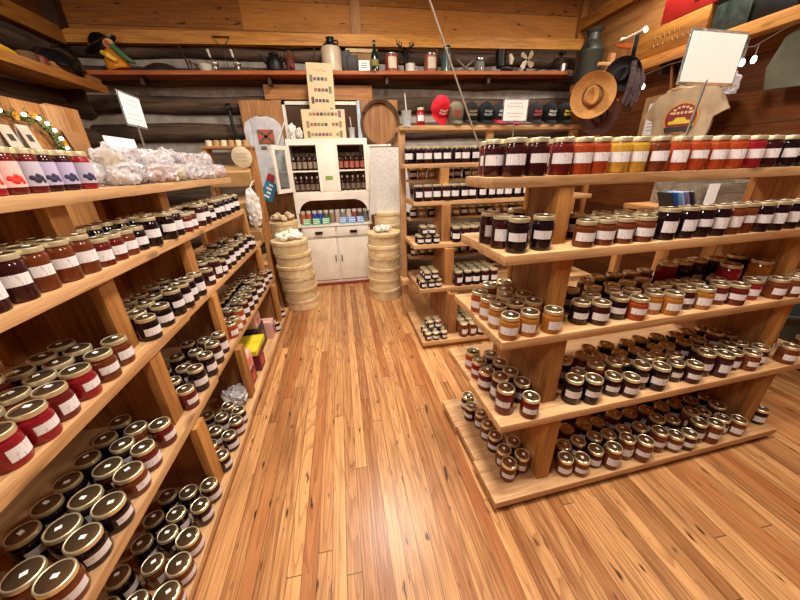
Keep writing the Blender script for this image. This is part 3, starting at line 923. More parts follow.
def sweets(col, i):
    b = B(); rnd = random.Random(i)
    for k in range(14):
        a = rnd.random()*6.28; q = rnd.random()**.5*.036; z = .016+rnd.random()*.045
        s = bmesh.ops.create_icosphere(b, subdivisions=1, radius=.016)
        xform(b, Matrix.Translation((q*math.cos(a), q*math.sin(a), z)), s['verts'])
    for f in b.faces: f.smooth = True
    return mesh('sweets', b, flat('sweets_'+col, col, .4))
SW = {c: sweets(c, i) for i, (n, c) in enumerate(BAGC)}
cnt = {}
yy = [1.80+.128*i for i in range(11)]
for r, xr, z in ((0,-1.010,0),(1,-1.145,0),(2,-1.078,.078)):
    for i, y in enumerate(yy if r < 2 else [q+.064 for q in yy[:-1]]):
        n, c = BAGC[(i*3+r*2) % len(BAGC)] if not (r == 0 and i == 9) else BAGC[6]
        if r == 1 and i in (4,5,6): continue
        o = thing('candy_bag', 'clear cellophane bag of %s sweets, %s from near end, %s of the pile' % (n, ORD[i], ['front row','back row','top layer'][r]), 'bag of sweets', (xr+random.uniform(-.004,.004), y, ZL[0]+z), (0,0,random.random()*6), 'cellophane sweet bags on the left top shelf')
        link('cellophane', BM[(i+r) % 5], o); link('sweets', SW[c], o)
o = tag(obj('price_card', boxbm(-.002,.002,-.15,.15,0,.255), 'paper', None, (-1.29,2.42,1.65), (0,rad(-4),0)), 'blank white card standing behind the sweet bags on the left stand', 'card')

def sign_holder(name, label, loc, rz, w, h, z0, tilt=0, lines='#d08a90', stem_dx=0):
    t = thing(name, label, 'sign', loc, (0,0,rz))
    obj('base', boxbm(stem_dx-.04,stem_dx+.04,-.03,.03,0,.008,0,.002), 'acrylic', t)
    b = B(); add_tube(b, [(stem_dx,0,.008),(stem_dx,0,z0*.5),(0,.0,z0+.01)], .006, 8); obj('stem', b, 'silver', t)
    b = B(); add_box(b, -w/2-.012, w/2+.012, -.0, .004, z0-.012, z0+h+.012, 0, .001); obj('panel', b, 'acrylic', t)
    obj('paper_sheet', boxbm(-w/2, w/2, -.0035, -.0005, z0, z0+h), 'paper', t)
    if lines:
        rnd = random.Random(len(label))
        for k in range(5):
            if k == 2: continue
            b = B(); ww = w*(.25+.12*rnd.random()); zz = z0+h*(.82-.16*k)
            for q in range(5):
                xx = -ww+2*ww*q/5
                add_box(b, xx, xx+2*ww/5*.7, -.0043, -.0036, zz, zz+h*.035)
            obj('printed_line', b, flat('sign_ink_'+lines, lines), t)
    return t
s3 = sign_holder('sign_holder', 'clear acrylic sign with faint writing above the sweet bags', (-1.36,2.78,ZL[0]), rad(93), .255, .18, .36, lines='#b7a9ad')
sign_holder('sign_holder', 'bright white sign on a clear stem above the right-hand stand\'s top jars', (1.785,1.49,ZR[0]), AI, .32, .19, .385, lines=None, stem_dx=-.02)
sign_holder('sign_holder', 'small white sign with pink writing standing before the caps', (1.70,3.14,ZK[0]), 0, .235, .17, .355, lines='#d58f95')

# boarded panel behind the left stand with cards and a lit garland
pnl = thing('board_panel', 'tall brown board panel behind the left stand, holding cards and garland', 'panel', (-1.78,1.5,0))
b = B()
for i in range(10):
    y0 = -1.2+.26*i; add_box(b, -.012, .012, y0+.002, y0+.258, 0, 2.11+.01*math.sin(i*2.3), 0, .002)
obj('boards', b, 'brown_z', pnl)
obj('ledge', boxbm(.012,.11,-1.2,1.38,1.79,1.815,0,.002), 'brown_y', pnl)
o = obj('end_strip', boxbm(.013,.03,1.08,1.24,1.816,2.105,0,.002), 'pine_z', pnl)
for y, h, nm in ((2.215,.14,'near'),(2.33,.15,'far')):
    t = thing('folded_card', 'pale folded card with a small printed picture, the %s one on the panel ledge' % nm, 'card', (-1.715,y,1.815), (0,0,rad(8)), 'folded cards on the panel ledge')
    b = B(); add_hull(b, [(.02,-.045,0),(.024,-.045,0),(.024,.045,0),(.02,.045,0)], [(-.012,-.045,h),(-.008,-.045,h),(-.008,.045,h),(-.012,.045,h)])
    add_hull(b, [(-.036,-.045,0),(-.032,-.045,0),(-.032,.045,0),(-.036,.045,0)], [(-.014,-.045,h),(-.010,-.045,h),(-.010,.045,h),(-.014,.045,h)]); obj('card', b, flat('card_grey','#cfc4b4'), t)
    b = B(); add_hull(b, [(.0112,-.02,h*.45),(.0118,-.02,h*.45),(.0118,.02,h*.45),(.0112,.02,h*.45)], [(.0032,-.02,h*.68),(.0038,-.02,h*.68),(.0038,.02,h*.68),(.0032,.02,h*.68)]); xform(b, Matrix.Translation((.0,0,0))); obj('printed_picture', b, flat('ink_dark','#3b3532'), t)
t = thing('paper_pack', 'brown kraft packet leaning on the panel\'s right end', 'packet', (-1.70,2.66,1.815))
b = B(); add_hull(b, [(.0,-.07,0),(.03,-.07,0),(.03,.08,0),(.0,.08,0)], [(-.03,-.07,.15),(-.01,-.07,.15),(-.01,.08,.15),(-.03,.08,.15)]); obj('packet', b, flat('kraft','#a8794a'), t)
b = B(); add_hull(b, [(.0305,-.09,0),(.034,-.09,0),(.034,-.08,0),(.0305,-.08,0)], [(-.008,-.09,.14),(-.004,-.09,.14),(-.004,-.08,.14),(-.008,-.08,.14)]); obj('dark_edge', b, 'black', t)
g = thing('garland', 'green and yellow flower garland with small lit bulbs across the panel', 'garland', (-1.74,2.25,1.99))
gp = [(.0,-1.0,.02),(.0,-.6,.045),(.0,-.3,.02),(0,-.1,.03),(0,.08,.03),(0,.22,.02),(.01,.28,-.05),(.01,.30,-.12),(.01,.33,-.17)]
def interp(pts, t):
    t = t*(len(pts)-1); i = min(int(t), len(pts)-2); f = t-i
    return Vector(pts[i]).lerp(Vector(pts[i+1]), f)
b = B(); add_tube(b, [(p[0]-.012,p[1],p[2]) for p in gp], .006, 6); obj('vine', b, flat('vine','#2d3a1c'), g)
b = B(); rnd = random.Random(3)
for i in range(260):
    p = interp(gp, rnd.random())+V(rnd.uniform(-.005,.03), rnd.uniform(-.03,.03), rnd.uniform(-.03,.03))
    vs = [b.verts.new(q) for q in ((0,0,0),(.007,.003,.012),(0,0,.03),(-.007,.003,.012))]; b.faces.new(vs)
    xform(b, Matrix.Translation(p) @ Matrix.Rotation(rnd.random()*6,4,'X') @ Matrix.Rotation(rnd.random()*6,4,'Z'), vs)
o = obj('leaves', b, flat('leaf','#44602a'), g); o['kind'] = 'stuff'
flat('petal','#d99a1c'); M['bulb'] = plain('lit_bulb', (1,.95,.85), .3, emit=(1,.93,.8,7))
for i, f in enumerate((.42,.52,.60,.66,.72,.80,.90)):
    b = B(); bmesh.ops.create_icosphere(b, subdivisions=2, radius=.010); xform(b, Matrix.Translation(interp(gp, f)+V(.035,0,0))); obj('bulb', b, 'bulb', g)
for f, dz in ((.47,-.015),(.57,.01),(.84,0),(.97,.0)):
    b = B(); c = interp(gp, f)+V(.03,.01,dz)
    for k in range(8):
        a = k*PI/4; vs = [b.verts.new((0,.006*math.cos(a+q),.006*math.sin(a+q))) for q in (-.4,.4)]+[b.verts.new((.006,.022*math.cos(a+q),.022*math.sin(a+q))) for q in (.3,-.3)]
        b.faces.new(vs); xform(b, Matrix.Translation(c), vs)
    obj('flower', b, 'petal', g)

# boxes and a clear bag on the left stand's bottom shelf
def carton(label, cat, x0, x1, y0, y1, z0, z1, col, patch=None, group='packets on the left bottom shelf'):
    t = thing('carton', label, cat, ((x0+x1)/2,(y0+y1)/2,z0), (0,0,0), group); w, d, h = (x1-x0)/2, (y1-y0)/2, z1-z0
    obj('box', boxbm(-w,w,-d,d,0,h,0,.003), flat('carton_'+col, col, .45), t)
    if patch:
        b = B(); add_box(b, w+.0002, w+.0012, -d*.55, d*.55, h*.22, h*.72); obj('printed_panel', b, flat('print_'+patch, patch), t)
    obj('flap_seam', boxbm(-w*.97, w*.97, -.0012, .0012, h, h+.0008), flat('seam_'+col, tuple(c*.5 for c in lin(col))), t)
carton('small maroon box under a pink one, nearest box on the left bottom shelf', 'box', -.98,-.845,2.22,2.36,.08,.215,'#6d1f2c','#c0504a')
carton('pale pink box on top of the nearest maroon box', 'box', -.985,-.85,2.22,2.36,.217,.36,'#e3b3a6','#d9705c')
carton('maroon square box under the yellow box', 'box', -.96,-.825,2.44,2.58,.08,.235,'#6a1a2a','#b9483e')
carton('flat yellow box lying on the maroon box', 'box', -1.03,-.835,2.43,2.74,.237,.285,'#d9c62b','#b59f10')
carton('black low box behind the yellow box', 'box', -1.03,-.89,2.76,2.98,.08,.315,'#1f1816','#6a4a3a')
carton('pink upright box standing past the black box', 'box', -.97,-.83,3.02,3.14,.08,.26,'#dba9a2','#a35a58')
carton('pink box at the far end topmost on the bottom shelf', 'box', -1.04,-.9,2.79,2.95,.317,.44,'#d3a49b','#a86a60')
b = bag_mesh(41, .085, .15); t = thing('cello_bag', 'crumpled clear bag among jars on the left bottom shelf', 'bag', (-.915,2.03,.08)); obj('cellophane', b, 'cello', t)
b = bag_mesh(47, .04, .06); xform(b, Matrix.Translation((0,0,.012))); obj('contents', b, flat('lavender_grey','#8d8696'), t)

# ------------------------------------------------------------------ white cabinet against the back wall
cab = thing('cabinet', 'worn white kitchen cabinet with bottles against the back wall', 'cabinet', (-.115,4.70,0))
b = B()
for x0, x1 in ((-.53,-.50), (.50,.53)): add_box(b, x0, x1, 0, .42, .92, 2.06)
for x0, x1 in ((-.50,-.47), (.47,.50)): add_box(b, x0, x1, .0, .45, .05, .92)
add_box(b, -.50, .50, .42, .45, .05, 2.06); add_box(b, -.50, .50, 0, .42, 1.985, 2.06)
add_box(b, -.50, .50, 0, .42, 1.655, 1.675); add_box(b, -.50, .50, 0, .42, 1.375, 1.400)
add_box(b, -.50, .50, -.006, .02, 1.285, 1.375)
add_box(b, -.54, .54, -.03, .45, .92, .945); add_box(b, -.47, .47, .0, .44, .05, .09); add_box(b, -.47, .47, .0, .02, .745, .765); add_box(b, -.012, .012, .0, .02, .09, .92)
for x0, x1 in ((-.53,-.497), (.48,.53), (-.155,-.115), (.09,.125)): add_box(b, x0, x1, -.008, .015, 1.40, 1.985)
for s in (-1, 1):     # curved brackets of the arch
    poly = [(s*.50,1.285),(s*.28,1.285)]+[(s*(.28+.20*math.sin(q*PI/12)),1.285-.17*(1-math.cos(q*PI/12))) for q in range(1,7)]+[(s*.50,1.115)]
    add_prism(b, poly, .02, 'xz', 0, -.004)
obj('carcass', b, 'white', cab)
cp = obj('centre_panel', boxbm(-.115,.09,-.004,.014,1.40,1.985,0,.003), 'white', cab)
b = B(); add_box(b, -.07,.03,-.007,-.0045,1.55,1.60); obj('green_tag', b, flat('tag_green','#7f9a3a'), cp)
obj('kick_board', boxbm(-.49,.49,-.004,.44,.0,.05), flat('worn_red','#8a3a34'), cab)
for s in (-1, 1):
    d = obj('door', boxbm(*((-.475,-.014) if s < 0 else (.014,.475)), -.018,-.002,.10,.74,0,.004), 'white', cab)
    b = B(); x = s*.045; add_tube(b, [(x,-.018,.48),(x,-.045,.475),(x,-.045,.40),(x,-.018,.395)], .007, 8); obj('handle', b, 'iron', d)
    d = obj('drawer', boxbm(*((-.475,-.014) if s < 0 else (.014,.475)), -.02,-.002,.77,.912,0,.004), 'white', cab)
    b = B(); x = s*.25; add_prism(b, [(x-.055,.85),(x+.055,.85),(x+.055,.835),(x+.045,.815),(x-.045,.815),(x-.055,.835)], -.025, 'xz', 0, -.0205); obj('cup_pull', b, 'iron', d)
def leaf(name, x, ang, w, z0, z1):
    d = obj(name, boxbm(0,.05,-.012,.012,z0,z1,0,.002), 'white', cab, (x,-.02,0), (0,0,ang))
    b = B()
    for q in ((w-.05,w,z0,z1),(.051,w-.051,z0,z0+.05),(.051,w-.051,z1-.05,z1)): add_box(b, q[0], q[1], -.012, .012, q[2], q[3])
    obj('door_frame', b, 'white', d); obj('pane', boxbm(.051,w-.051,-.003,.003,z0+.051,z1-.051), 'glassy', d)
leaf('glass_door', -.53, rad(246), .33, 1.41, 1.975); leaf('glass_door', .53, rad(-20), .33, 1.41, 1.975)
bolls = {'amber':'#3a160a','dark':'#140a08'}
def bottle_mesh(h, r, col, lab, cap):
    b = B(); add_lathe(b, [(r*.9,0),(r,.004),(r,h*.60),(r*.8,h*.70),(r*.36,h*.80),(r*.33,h*.9)], 14, mi=0)
    add_lathe(b, [(r*.40,h*.86),(r*.42,h*.87),(r*.42,h*.99),(r*.2,h)], 12, mi=1)
    rows = [[b.verts.new(((r+.0008)*math.cos(a), (r+.0008)*math.sin(a), z)) for a in [rad(-90-75+150*i/8) for i in range(9)]] for z in (h*.12,h*.5)]
    for i in range(8):
        f = b.faces.new((rows[0][i], rows[0][i+1], rows[1][i+1], rows[1][i])); f.material_index = 2; f.smooth = True
    return mesh('bottle', b, [flat('glass_'+col,col,.08), flat('cap_'+cap,cap,.35), flat('lab_'+lab,lab)])
for side, x0, x1 in (('left',-.475,-.185),('right',.155,.455)):
    for lvl, z in (('upper',1.675),('lower',1.40)):
        bm_ = bottle_mesh(.215, .030, '#2a0f08', '#8b7a63' if side == 'left' else '#a35548', '#2b2b2b') if lvl == 'upper' else bottle_mesh(.20, .031, '#2a0e0a', '#6e5a4c', '#cfcac2')
        for r in (0, 1):
            if r and lvl == 'lower': continue
            for i in range(5):
                x = x0+(x1-x0)*i/4
                o = link('bottle', bm_, None, (-.115+x, 4.77+.09*r, z), (0,0,random.uniform(-.2,.2)))
                tag(o, '%s brown bottle from left, %s row, %s compartment on the cabinet\'s %s side' % (ORD[i], ['front','back'][r], lvl, side), 'bottle', 'bottles in the white cabinet')
cans = ['#b5562b','#b0522a','#2b3fa0','#2f46a8','#5a5f3a','#8a7a6a','#b9a58f','#8a8078','#c7b6a6','#8a3a34','#5a4a44','#6f665f']
cn = ['orange','orange','blue','blue','olive','tan','beige','grey','cream','red','brown','grey']
for i, c in enumerate(cans):
    x = -.455+.91*i/11
    t = thing('spice_jar', '%s-label jar with white cap, %s from left under the cabinet\'s arch' % (cn[i], ORD[i]), 'jar', (-.115+x,4.80,.945), (0,0,0), 'white-capped jars under the arch')
    b = B(); add_lathe(b, [(.034,0),(.037,.004),(.037,.14),(.033,.15)], 16); obj('body', b, flat('can_'+c, c, .35), t)
    b = B(); add_lathe(b, [(.034,.1505),(.035,.152),(.035,.19),(.030,.192)], 16); obj('cap', b, flat('cap_white','#cfc9c0',.4), t)
for i in range(6):
    c = '#3f9a63' if i < 3 else '#3c7fc0'; x = (-.40+.135*i) if i < 3 else (.12+.125*(i-3))
    t = thing('price_card', 'small %s card with white print, %s of three on the cabinet counter' % ('green' if i < 3 else 'blue', ['left','middle','right'][i % 3]), 'card', (-.115+x,4.70,.945), (rad(-12),0,0), '%s cards on the cabinet counter' % ('green' if i < 3 else 'blue'))
    obj('card', boxbm(-.055,.055,-.002,.002,0,.095), flat('pc_'+c, c), t)
    b = B(); rnd = random.Random(i)
    for k in range(3):
        x0 = -.045
        while x0 < .03:
            w = rnd.uniform(.008,.02); add_box(b, x0, x0+w, -.0032, -.0022, .02+.026*k, .034+.026*k); x0 += w+.008
    obj('print', b, 'paper', t)

# posters, bags and cup on top of the cabinet
def poster(label, loc, w, h, rows, rot):
    t = thing('poster_board', label, 'poster', loc, rot)
    obj('board', boxbm(-w/2,w/2,0,.006,0,h), 'card', t)
    rnd = random.Random(w*100); cols = ['#5a3f36','#7a4a58','#8a7a5a','#3d3a44','#a2543c','#6a7050']
    mats = [flat('pic_'+c, c) for c in cols]; b = B()
    for k in range(rows):
        z = h*(.78-.70*k/max(1,rows-1)); off = rnd.uniform(.0,.2)*w; n = 6 if w < .4 else 10; tall = k % 2
        for q in range(n):
            x = -w*.42+w*.84*(q+.1)/n; s = w*.84/n*.8
            if rnd.random() < .12 or (w < .4 and ((k % 2 and q < 1) or (not k % 2 and q > 4))): continue
            add_box(b, x, x+s, -.0009, -.0002, z-(.018 if q in (0,n-1) else 0), z+s*(1.6 if q in (0,n-1) else 1.0), rnd.randrange(6))
    obj('printed_pictures', b, mats, t)
    b = B()
    for k in range(7):
        x = -w*.25+w*.5*k/7; z = h*.90+.010*math.sin(k*2); add_tube(b, [(x,-.001,z),(x+w*.03,-.0012,z+.02),(x+w*.055,-.001,z+.002)], .0022, 5)
    obj('printed_heading', b, flat('ink_rose','#b8786a'), t)
poster('tall narrow cream poster of small pictures above the wide one', (-.135,4.80,2.062), .325, .845, 6, (rad(-1),rad(1.5),0))
poster('wide cream poster of small pictures standing on the white cabinet', (-.125,4.715,2.062), .55, .335, 3, (rad(-3),0,0))
for i, (x, y, r, h) in enumerate(((-.545,4.76,.055,.19),(-.455,4.73,.045,.13))):
    b = bag_mesh(60+i, r, h); tag(obj('white_bag', b, flat('white_bag','#e4dcd6',.5), None, (x,y,2.062)), ['taller','shorter'][i]+' white wrapped bag left of the posters on the cabinet', 'bag')
def tumbler(label, loc):
    t = thing('tumbler', label, 'cup', loc); b = B(); add_lathe(b, [(.030,0),(.034,.003),(.043,.12),(.046,.125)], 18); obj('cup', b, flat('frosted','#b9bcc0',.3), t)
    b = B(); add_tube(b, [(0,0,.126),(-.012,0,.25)], .004, 6); obj('straw', b, flat('straw_white','#e3dfd8'), t)
tumbler('grey plastic tumbler with straw, right of the posters on the cabinet', (.225,4.74,2.062))
tumbler('pale tumbler with straw on the left end of the rear stand\'s top board', (.618,3.0,2.006))

# window behind the posters, boards round it
b = B()
for q in ((-.66,-.62,1.9,2.53),(.33,.37,1.9,2.53),(-.66,.37,2.49,2.53),(-.66,.37,1.86,1.90)): add_box(b, q[0], q[1], 5.01, 5.05, q[2], q[3])
w = struct('window_1', b, 'white'); w['label'] = 'white framed window behind the posters'
obj('pane', boxbm(-.62,.33,5.03,5.034,1.9,2.49), flat('dim_pane','#4a3526',.15), w)
b = B()
for i in range(14): add_tube(b, [(.345+.006*math.sin(k*1.3+i),5.0-.004,1.95+.55*k/10) for k in range(2)], .002, 4)
add_hull(b, [(.33,4.985,1.93),(.385,4.985,1.93),(.385,4.995,1.93),(.33,4.995,1.93)], [(.335,4.985,2.54),(.37,4.985,2.54),(.37,4.995,2.54),(.335,4.995,2.54)]); obj('curtain_strip', b, flat('bluewhite','#a9bfd0',.5), w)
def boards(name, label, x0, x1, z0, z1, n, y, m='brown_z', ax=0):
    b = B()
    for i in range(n):
        if ax == 0: add_box(b, x0+(x1-x0)*i/n+.001, x0+(x1-x0)*(i+1)/n-.001, y, y+.02, z0, z1+.006*(i % 2), 0, .002)
        else: add_box(b, x0, x1, y, y+.02, z0+(z1-z0)*i/n+.001, z0+(z1-z0)*(i+1)/n-.001, 0, .002)
    o = struct(name, b, m); o['label'] = label
boards('trim_8', 'golden boards left of the window behind the grey shirt', -1.20,-.66,.0,2.54,4,5.03)
boards('trim_9', 'brown boards right of the window behind the hoop', .375,.91,.0,2.55,4,5.03,'brown_z')
boards('trim_10', 'brown board over the window', -.86,.56,2.55,2.72,1,5.03,'brown_x',1)
boards('trim_11', 'brown boards below the window', -.66,.375,.0,1.86,6,5.05,'brown_z')
# hoop
b = B()
for k, r in ((0,.262),(1,.25),(2,.272)):
    add_tube(b, [(r*math.cos(q*PI/24), -.012*k+.006*math.sin(q*.7+k), (r+.02)*math.sin(q*PI/24)) for q in range(48)], .012, 6, 0, True)
tag(obj('hoop', b, flat('vine_brown','#5a3d22',.7), None, (.645,4.995,2.26)), 'coiled brown vine hoop on boards right of the cabinet top', 'hoop')

# long-sleeved grey shirt on a hanger
def shirt(name, label, cat, outline, th, mat, loc, rot, seed):
    t = thing(name, label, cat, loc, rot)
    b = B(); n = len(outline); cx = sum(p[0] for p in outline)/n; cz = sum(p[1] for p in outline)/n
    add_prism(b, outline, th, 'xz', 0, -th/2)
    bmesh.ops.triangulate(b, faces=[f for f in b.faces if len(f.verts) > 4])
    bmesh.ops.subdivide_edges(b, edges=[e for e in b.edges if e.calc_length() > .05], cuts=2, use_grid_fill=True)
    bmesh.ops.triangulate(b, faces=b.faces[:])
    for v in b.verts:
        v.co.y += .008*math.sin(v.co.x*38+v.co.z*9+seed)+.006*math.sin(v.co.z*21+v.co.x*13)
    for f in b.faces: f.smooth = True
    obj('fabric', b, mat, t)
    return t
out = [(-.05,0),(-.12,-.02),(-.19,-.07),(-.215,-.16),(-.20,-.40),(-.155,-.62),(-.15,-.86),(.22,-.88),(.215,-.5),(.20,-.25),(.19,-.10),(.13,-.03),(.05,0),(.02,-.03),(-.02,-.03)]
ts = shirt('long_sleeve_shirt', 'grey long-sleeved shirt with red printed square on a hanger', 'shirt', out, .045, flat('grey_jersey','#c3c1c4',.85), (-.915,4.90,2.34), (0,0,0), 1); ts.scale = (1.15,1,1)
b = B(); add_box(b, -.075,.10,-.041,-.034,-.32,-.155); o = obj('printed_square', b, flat('print_red','#b44a3a'), ts)
b = B()
for s in (-1, 1):
    for k in range(7):
        x = .0125+s*(-.075+.15*k/6)*.9; z = -.2375+(-.07+.14*k/6)*.9
        add_box(b, x-.017, x+.017, -.0435, -.042, z-.016, z+.016)
obj('camouflage_cross', b, flat('camo','#6a5a3a'), o)
obj('printed_mark', boxbm(-.06,.0,-.0385,-.034,-.385,-.35), flat('camo','#6a5a3a'), ts)
b = B(); add_tube(b, [(-.16,.0,-.045),(0,0,.02),(.16,0,-.045)], .008, 6); add_tube(b, [(0,0,.02),(0,0,.06),(.02,0,.075),(.03,.02,.06)], .003, 6); obj('hanger', b, flat('hanger_gold','#9a7434'), ts)
# blue tag and strap in front of it
t = thing('cloth_tag', 'blue and red printed pouch hanging before the grey shirt', 'pouch', (-.83,4.5,1.60), (0,rad(28),0))
obj('blue_panel', boxbm(-.075,.075,-.012,.012,-.30,-.06,0,.004), flat('pouch_blue','#2f7fa8',.6), t)
obj('red_flap', boxbm(-.076,.02,-.0135,.0135,-.058,.03,0,.004), flat('pouch_red','#b93a3a',.6), t)
b = B()
for k in range(4): add_box(b, -.04+.02*(k % 2), .03, -.0145, -.0125, -.26+.05*k, -.235+.05*k)
obj('print', b, 'paper', t)
b = B(); add_tube(b, [(-.03,0,.03),(-.10,.10,.40),(-.14,.33,.70)], .008, 6); obj('strap', b, flat('strap','#cfc5b8'), t)

# speckled skirt on the right-hand glass door
t = thing('skirt', 'speckled grey-white skirt hanging from a rail right of the cabinet', 'skirt', (.66,4.47,1.93))
b = B(); n = 40
for side in (0, 1):
    pass
g0 = []
for j in range(9):
    z = -.84*j/8; hw = .225+.085*j/8; row = []
    for i in range(n):
        a = 2*PI*i/n; row.append(b.verts.new((hw*math.cos(a)*(1+.0*j)+.02*j/8, (.030+.012*j/8)*math.sin(a)*(1+.6*math.sin(i*1.57)*j/8)+.014*math.sin(i*1.1)*j/8, z+.012*math.sin(i*1.3)*(j == 8))))
    g0.append(row)
for j in range(8):
    for i in range(n):
        f = b.faces.new((g0[j][i], g0[j][(i+1)%n], g0[j+1][(i+1)%n], g0[j+1][i])); f.smooth = True
b.faces.new(g0[0]); 
m, tr, bs_ = newmat('speckled_cloth'); v = tr.nodes.new('ShaderNodeTexVoronoi'); v.inputs['Scale'].default_value = 42
tcn = tr.nodes.new('ShaderNodeTexCoord'); tr.links.new(tcn.outputs['Object'], v.inputs['Vector'])
rr = tr.nodes.new('ShaderNodeValToRGB'); rr.color_ramp.elements[0].position = .14; rr.color_ramp.elements[1].position = .3
rr.color_ramp.elements[0].color = lin('#8d8580')+(1,); rr.color_ramp.elements[1].color = lin('#c9c2bc')+(1,)
tr.links.new(v.outputs['Distance'], rr.inputs['Fac']); tr.links.new(rr.outputs['Color'], bs_.inputs['Base Color']); bs_.inputs['Roughness'].default_value = .9
M['speckle'] = m
obj('cloth', b, 'speckle', t)
b = B(); add_tube(b, [(-.24,0,.006),(.24,0,.006)], .007, 8); add_tube(b, [(0,0,.012),(0,.0,.05),(0,.08,.07)], .004, 6); obj('hanger', b, 'iron', t)

# round bentwood boxes
def bentbox(r, h):
    b = B(); add_lathe(b, [(r*.97,0),(r,.004),(r,h*.72),(r*1.0,h*.725),(r*1.045,h*.73),(r*1.045,h-.004),(r*1.03,h),(r*.5,h+.001),(r*.02,h+.001)], 32); return b
M['bent'] = wood('pale_bentwood', 0, '#c9a878', '#e8d2a8', knots=False, fine=18)
def stack(x, y, n, r, h, label, group, lean=(0,0)):
    me = mesh('bentwood_box', bentbox(r, h), 'bent')
    for i in range(n):
        o = link('bentwood_box', me, None, (x+lean[0]*i+random.uniform(-.012,.012), y+lean[1]*i+random.uniform(-.01,.01), i*(h+.002)), (0,0,random.random()*6))
        pos = 'bottom' if i == 0 else 'top' if i == n-1 else ORD[i]+' from bottom'
        tag(o, 'round pale wooden box, %s, %s' % (pos, label), 'box', group)
    return n*(h+.002)
H1 = stack(-.63,4.02,6,.215,.148,'front stack left of the cabinet','round wooden boxes left of the cabinet',(-.009,0))
H2 = stack(-.80,4.47,7,.195,.150,'back stack left of the cabinet','round wooden boxes behind left of the cabinet')
H3 = stack(.505,4.10,6,.215,.150,'front stack right of the cabinet','round wooden boxes right of the cabinet')
H4 = stack(.645,4.545,7,.20,.158,'back stack under the speckled skirt','round wooden boxes behind right of the cabinet')
def fluff(label, loc, r, h, mat, seed, cat='packing'):
    b = B(); rnd = random.Random(seed)
    for k in range(26):
        a = rnd.random()*6.28; q = (rnd.random()**.5)*r*.82; s = bmesh.ops.create_icosphere(b, subdivisions=1, radius=r*rnd.uniform(.16,.26))
        z = .2*r+rnd.random()*h*(1-(q/r)**2)
        xform(b, Matrix.Translation((q*math.cos(a), q*math.sin(a), z)) @ Matrix.Diagonal((1,1,.8,1)), s['verts'])
    noise_push(b, r*.08, 30, seed); mn = min(v.co.z for v in b.verts)
    for v in b.verts: v.co.z -= mn
    o = obj('packing_paper', b, mat, None, loc); o['kind'] = 'stuff'; tag(o, label, cat)
fluff('heap of white shredded packing on the front left box stack', (-.675,4.02,H1+.003), .19, .06, flat('white_shred','#efe6da',.8), 5)
fluff('heap of beige bundles on the back left box stack', (-.80,4.47,H2+.003), .18, .07, flat('beige_bundle','#cbb596',.8), 6)
fluff('grey and white crumpled heap on the front right box stack', (.505,4.10,H3+.003), .15, .03, flat('grey_shred','#cfc8bf',.8), 7)

# ------------------------------------------------------------------ bin stand past the left stand's far end
bs = thing('bin_stand', 'narrow wooden bin stand past the left stand\'s far end', 'stand', (-1.15,4.02,0))
for x in (-.24, .22):
    b = B(); add_hull(b, [(x-.02,-.16,0),(x+.02,-.16,0),(x+.02,-.12,0),(x-.02,-.12,0)], [(x-.02,-.04,1.92),(x+.02,-.04,1.92),(x+.02,0,1.92),(x-.02,0,1.92)]); obj('upright', b, 'brown_z', bs)
    b = B(); add_box(b, x-.02, x+.02, .10, .14, 0, 1.92); obj('upright', b, 'brown_z', bs)
obj('top_tray', boxbm(-.26,.24,-.05,.15,1.92,1.945,0,.003), 'brown_x', bs)
for z in (1.54,1.22,.90,.5):
    b = B(); add_hull(b, [(-.215,-.13,z),(.195,-.13,z),(.195,.095,z+.03),(-.215,.095,z+.03)], [(-.215,-.16,z+.14),(.195,-.16,z+.14),(.195,.095,z+.22),(-.215,.095,z+.22)])
    obj('bin', b, flat('bin_tan','#b58d5c',.6), bs)
for i in range(6):
    b = B(); add_lathe(b, [(.028,0),(.032,.004),(.032,.055),(.024,.06)], 14)
    tag(obj('paper_roll', b, flat(['roll_cream','roll_tan'][i % 2], ['#d9c6a4','#b08a5a'][i % 2]), None, (-1.35+.075*i,4.06,1.946)), '%s small %s roll from left on the bin stand\'s top' % (ORD[i], ['cream','tan'][i % 2]), 'roll', 'rolls on top of the bin stand')
t = thing('round_sign', 'round cream wooden sign with faint lettering on the bin stand', 'sign', (-1.01,3.915,1.83), (rad(8),0,rad(-6)))
b = B(); add_lathe(b, [(.102,-.008),(.105,-.006),(.105,.006),(.10,.008)], 32); xform(b, Matrix.Rotation(rad(90),4,'X')); obj('disc', b, flat('cream_disc','#d8c9ab',.6), t)
b = B(); rnd = random.Random(2)
for k in range(3):
    for q in range(5): add_tube(b, [(-.055+.024*q,-.0092,.03-.035*k),(-.045+.024*q,-.0095,.045-.035*k),(-.037+.024*q,-.0092,.03-.035*k)], .002, 5)
obj('lettering', b, flat('ink_brown','#9a8263'), t)
b = bag_mesh(77, .085, .44); xform(b, Matrix.Diagonal((.85,.6,1,1)))
t = thing('plastic_bag', 'white plastic bag hanging on the bin stand\'s side post', 'bag', (-.975,3.84,1.10)); obj('bag', b, flat('bag_white','#ddd6cf',.4), t)
b = B(); add_tube(b, [(.0,0,.42),(.02,.04,.47),(.03,.12,.49)], .006, 6); obj('loop', b, flat('bag_white','#ddd6cf',.4), t)

# bracket on the log wall
t = thing('iron_bracket', 'black iron bracket hanging on the log wall left of the shirt', 'bracket', (-1.33,5.02,2.0))
b = B(); add_tube(b, [(0,0,.42),(.01,-.01,.2),(.05,0,.0)], .022, 8); obj('arm', b, 'iron', t)
b = B(); add_tube(b, [(.035*math.cos(q*PI/8),0,.46+.035*math.sin(q*PI/8)) for q in range(16)], .012, 6, 0, True); obj('eye', b, 'iron', t)

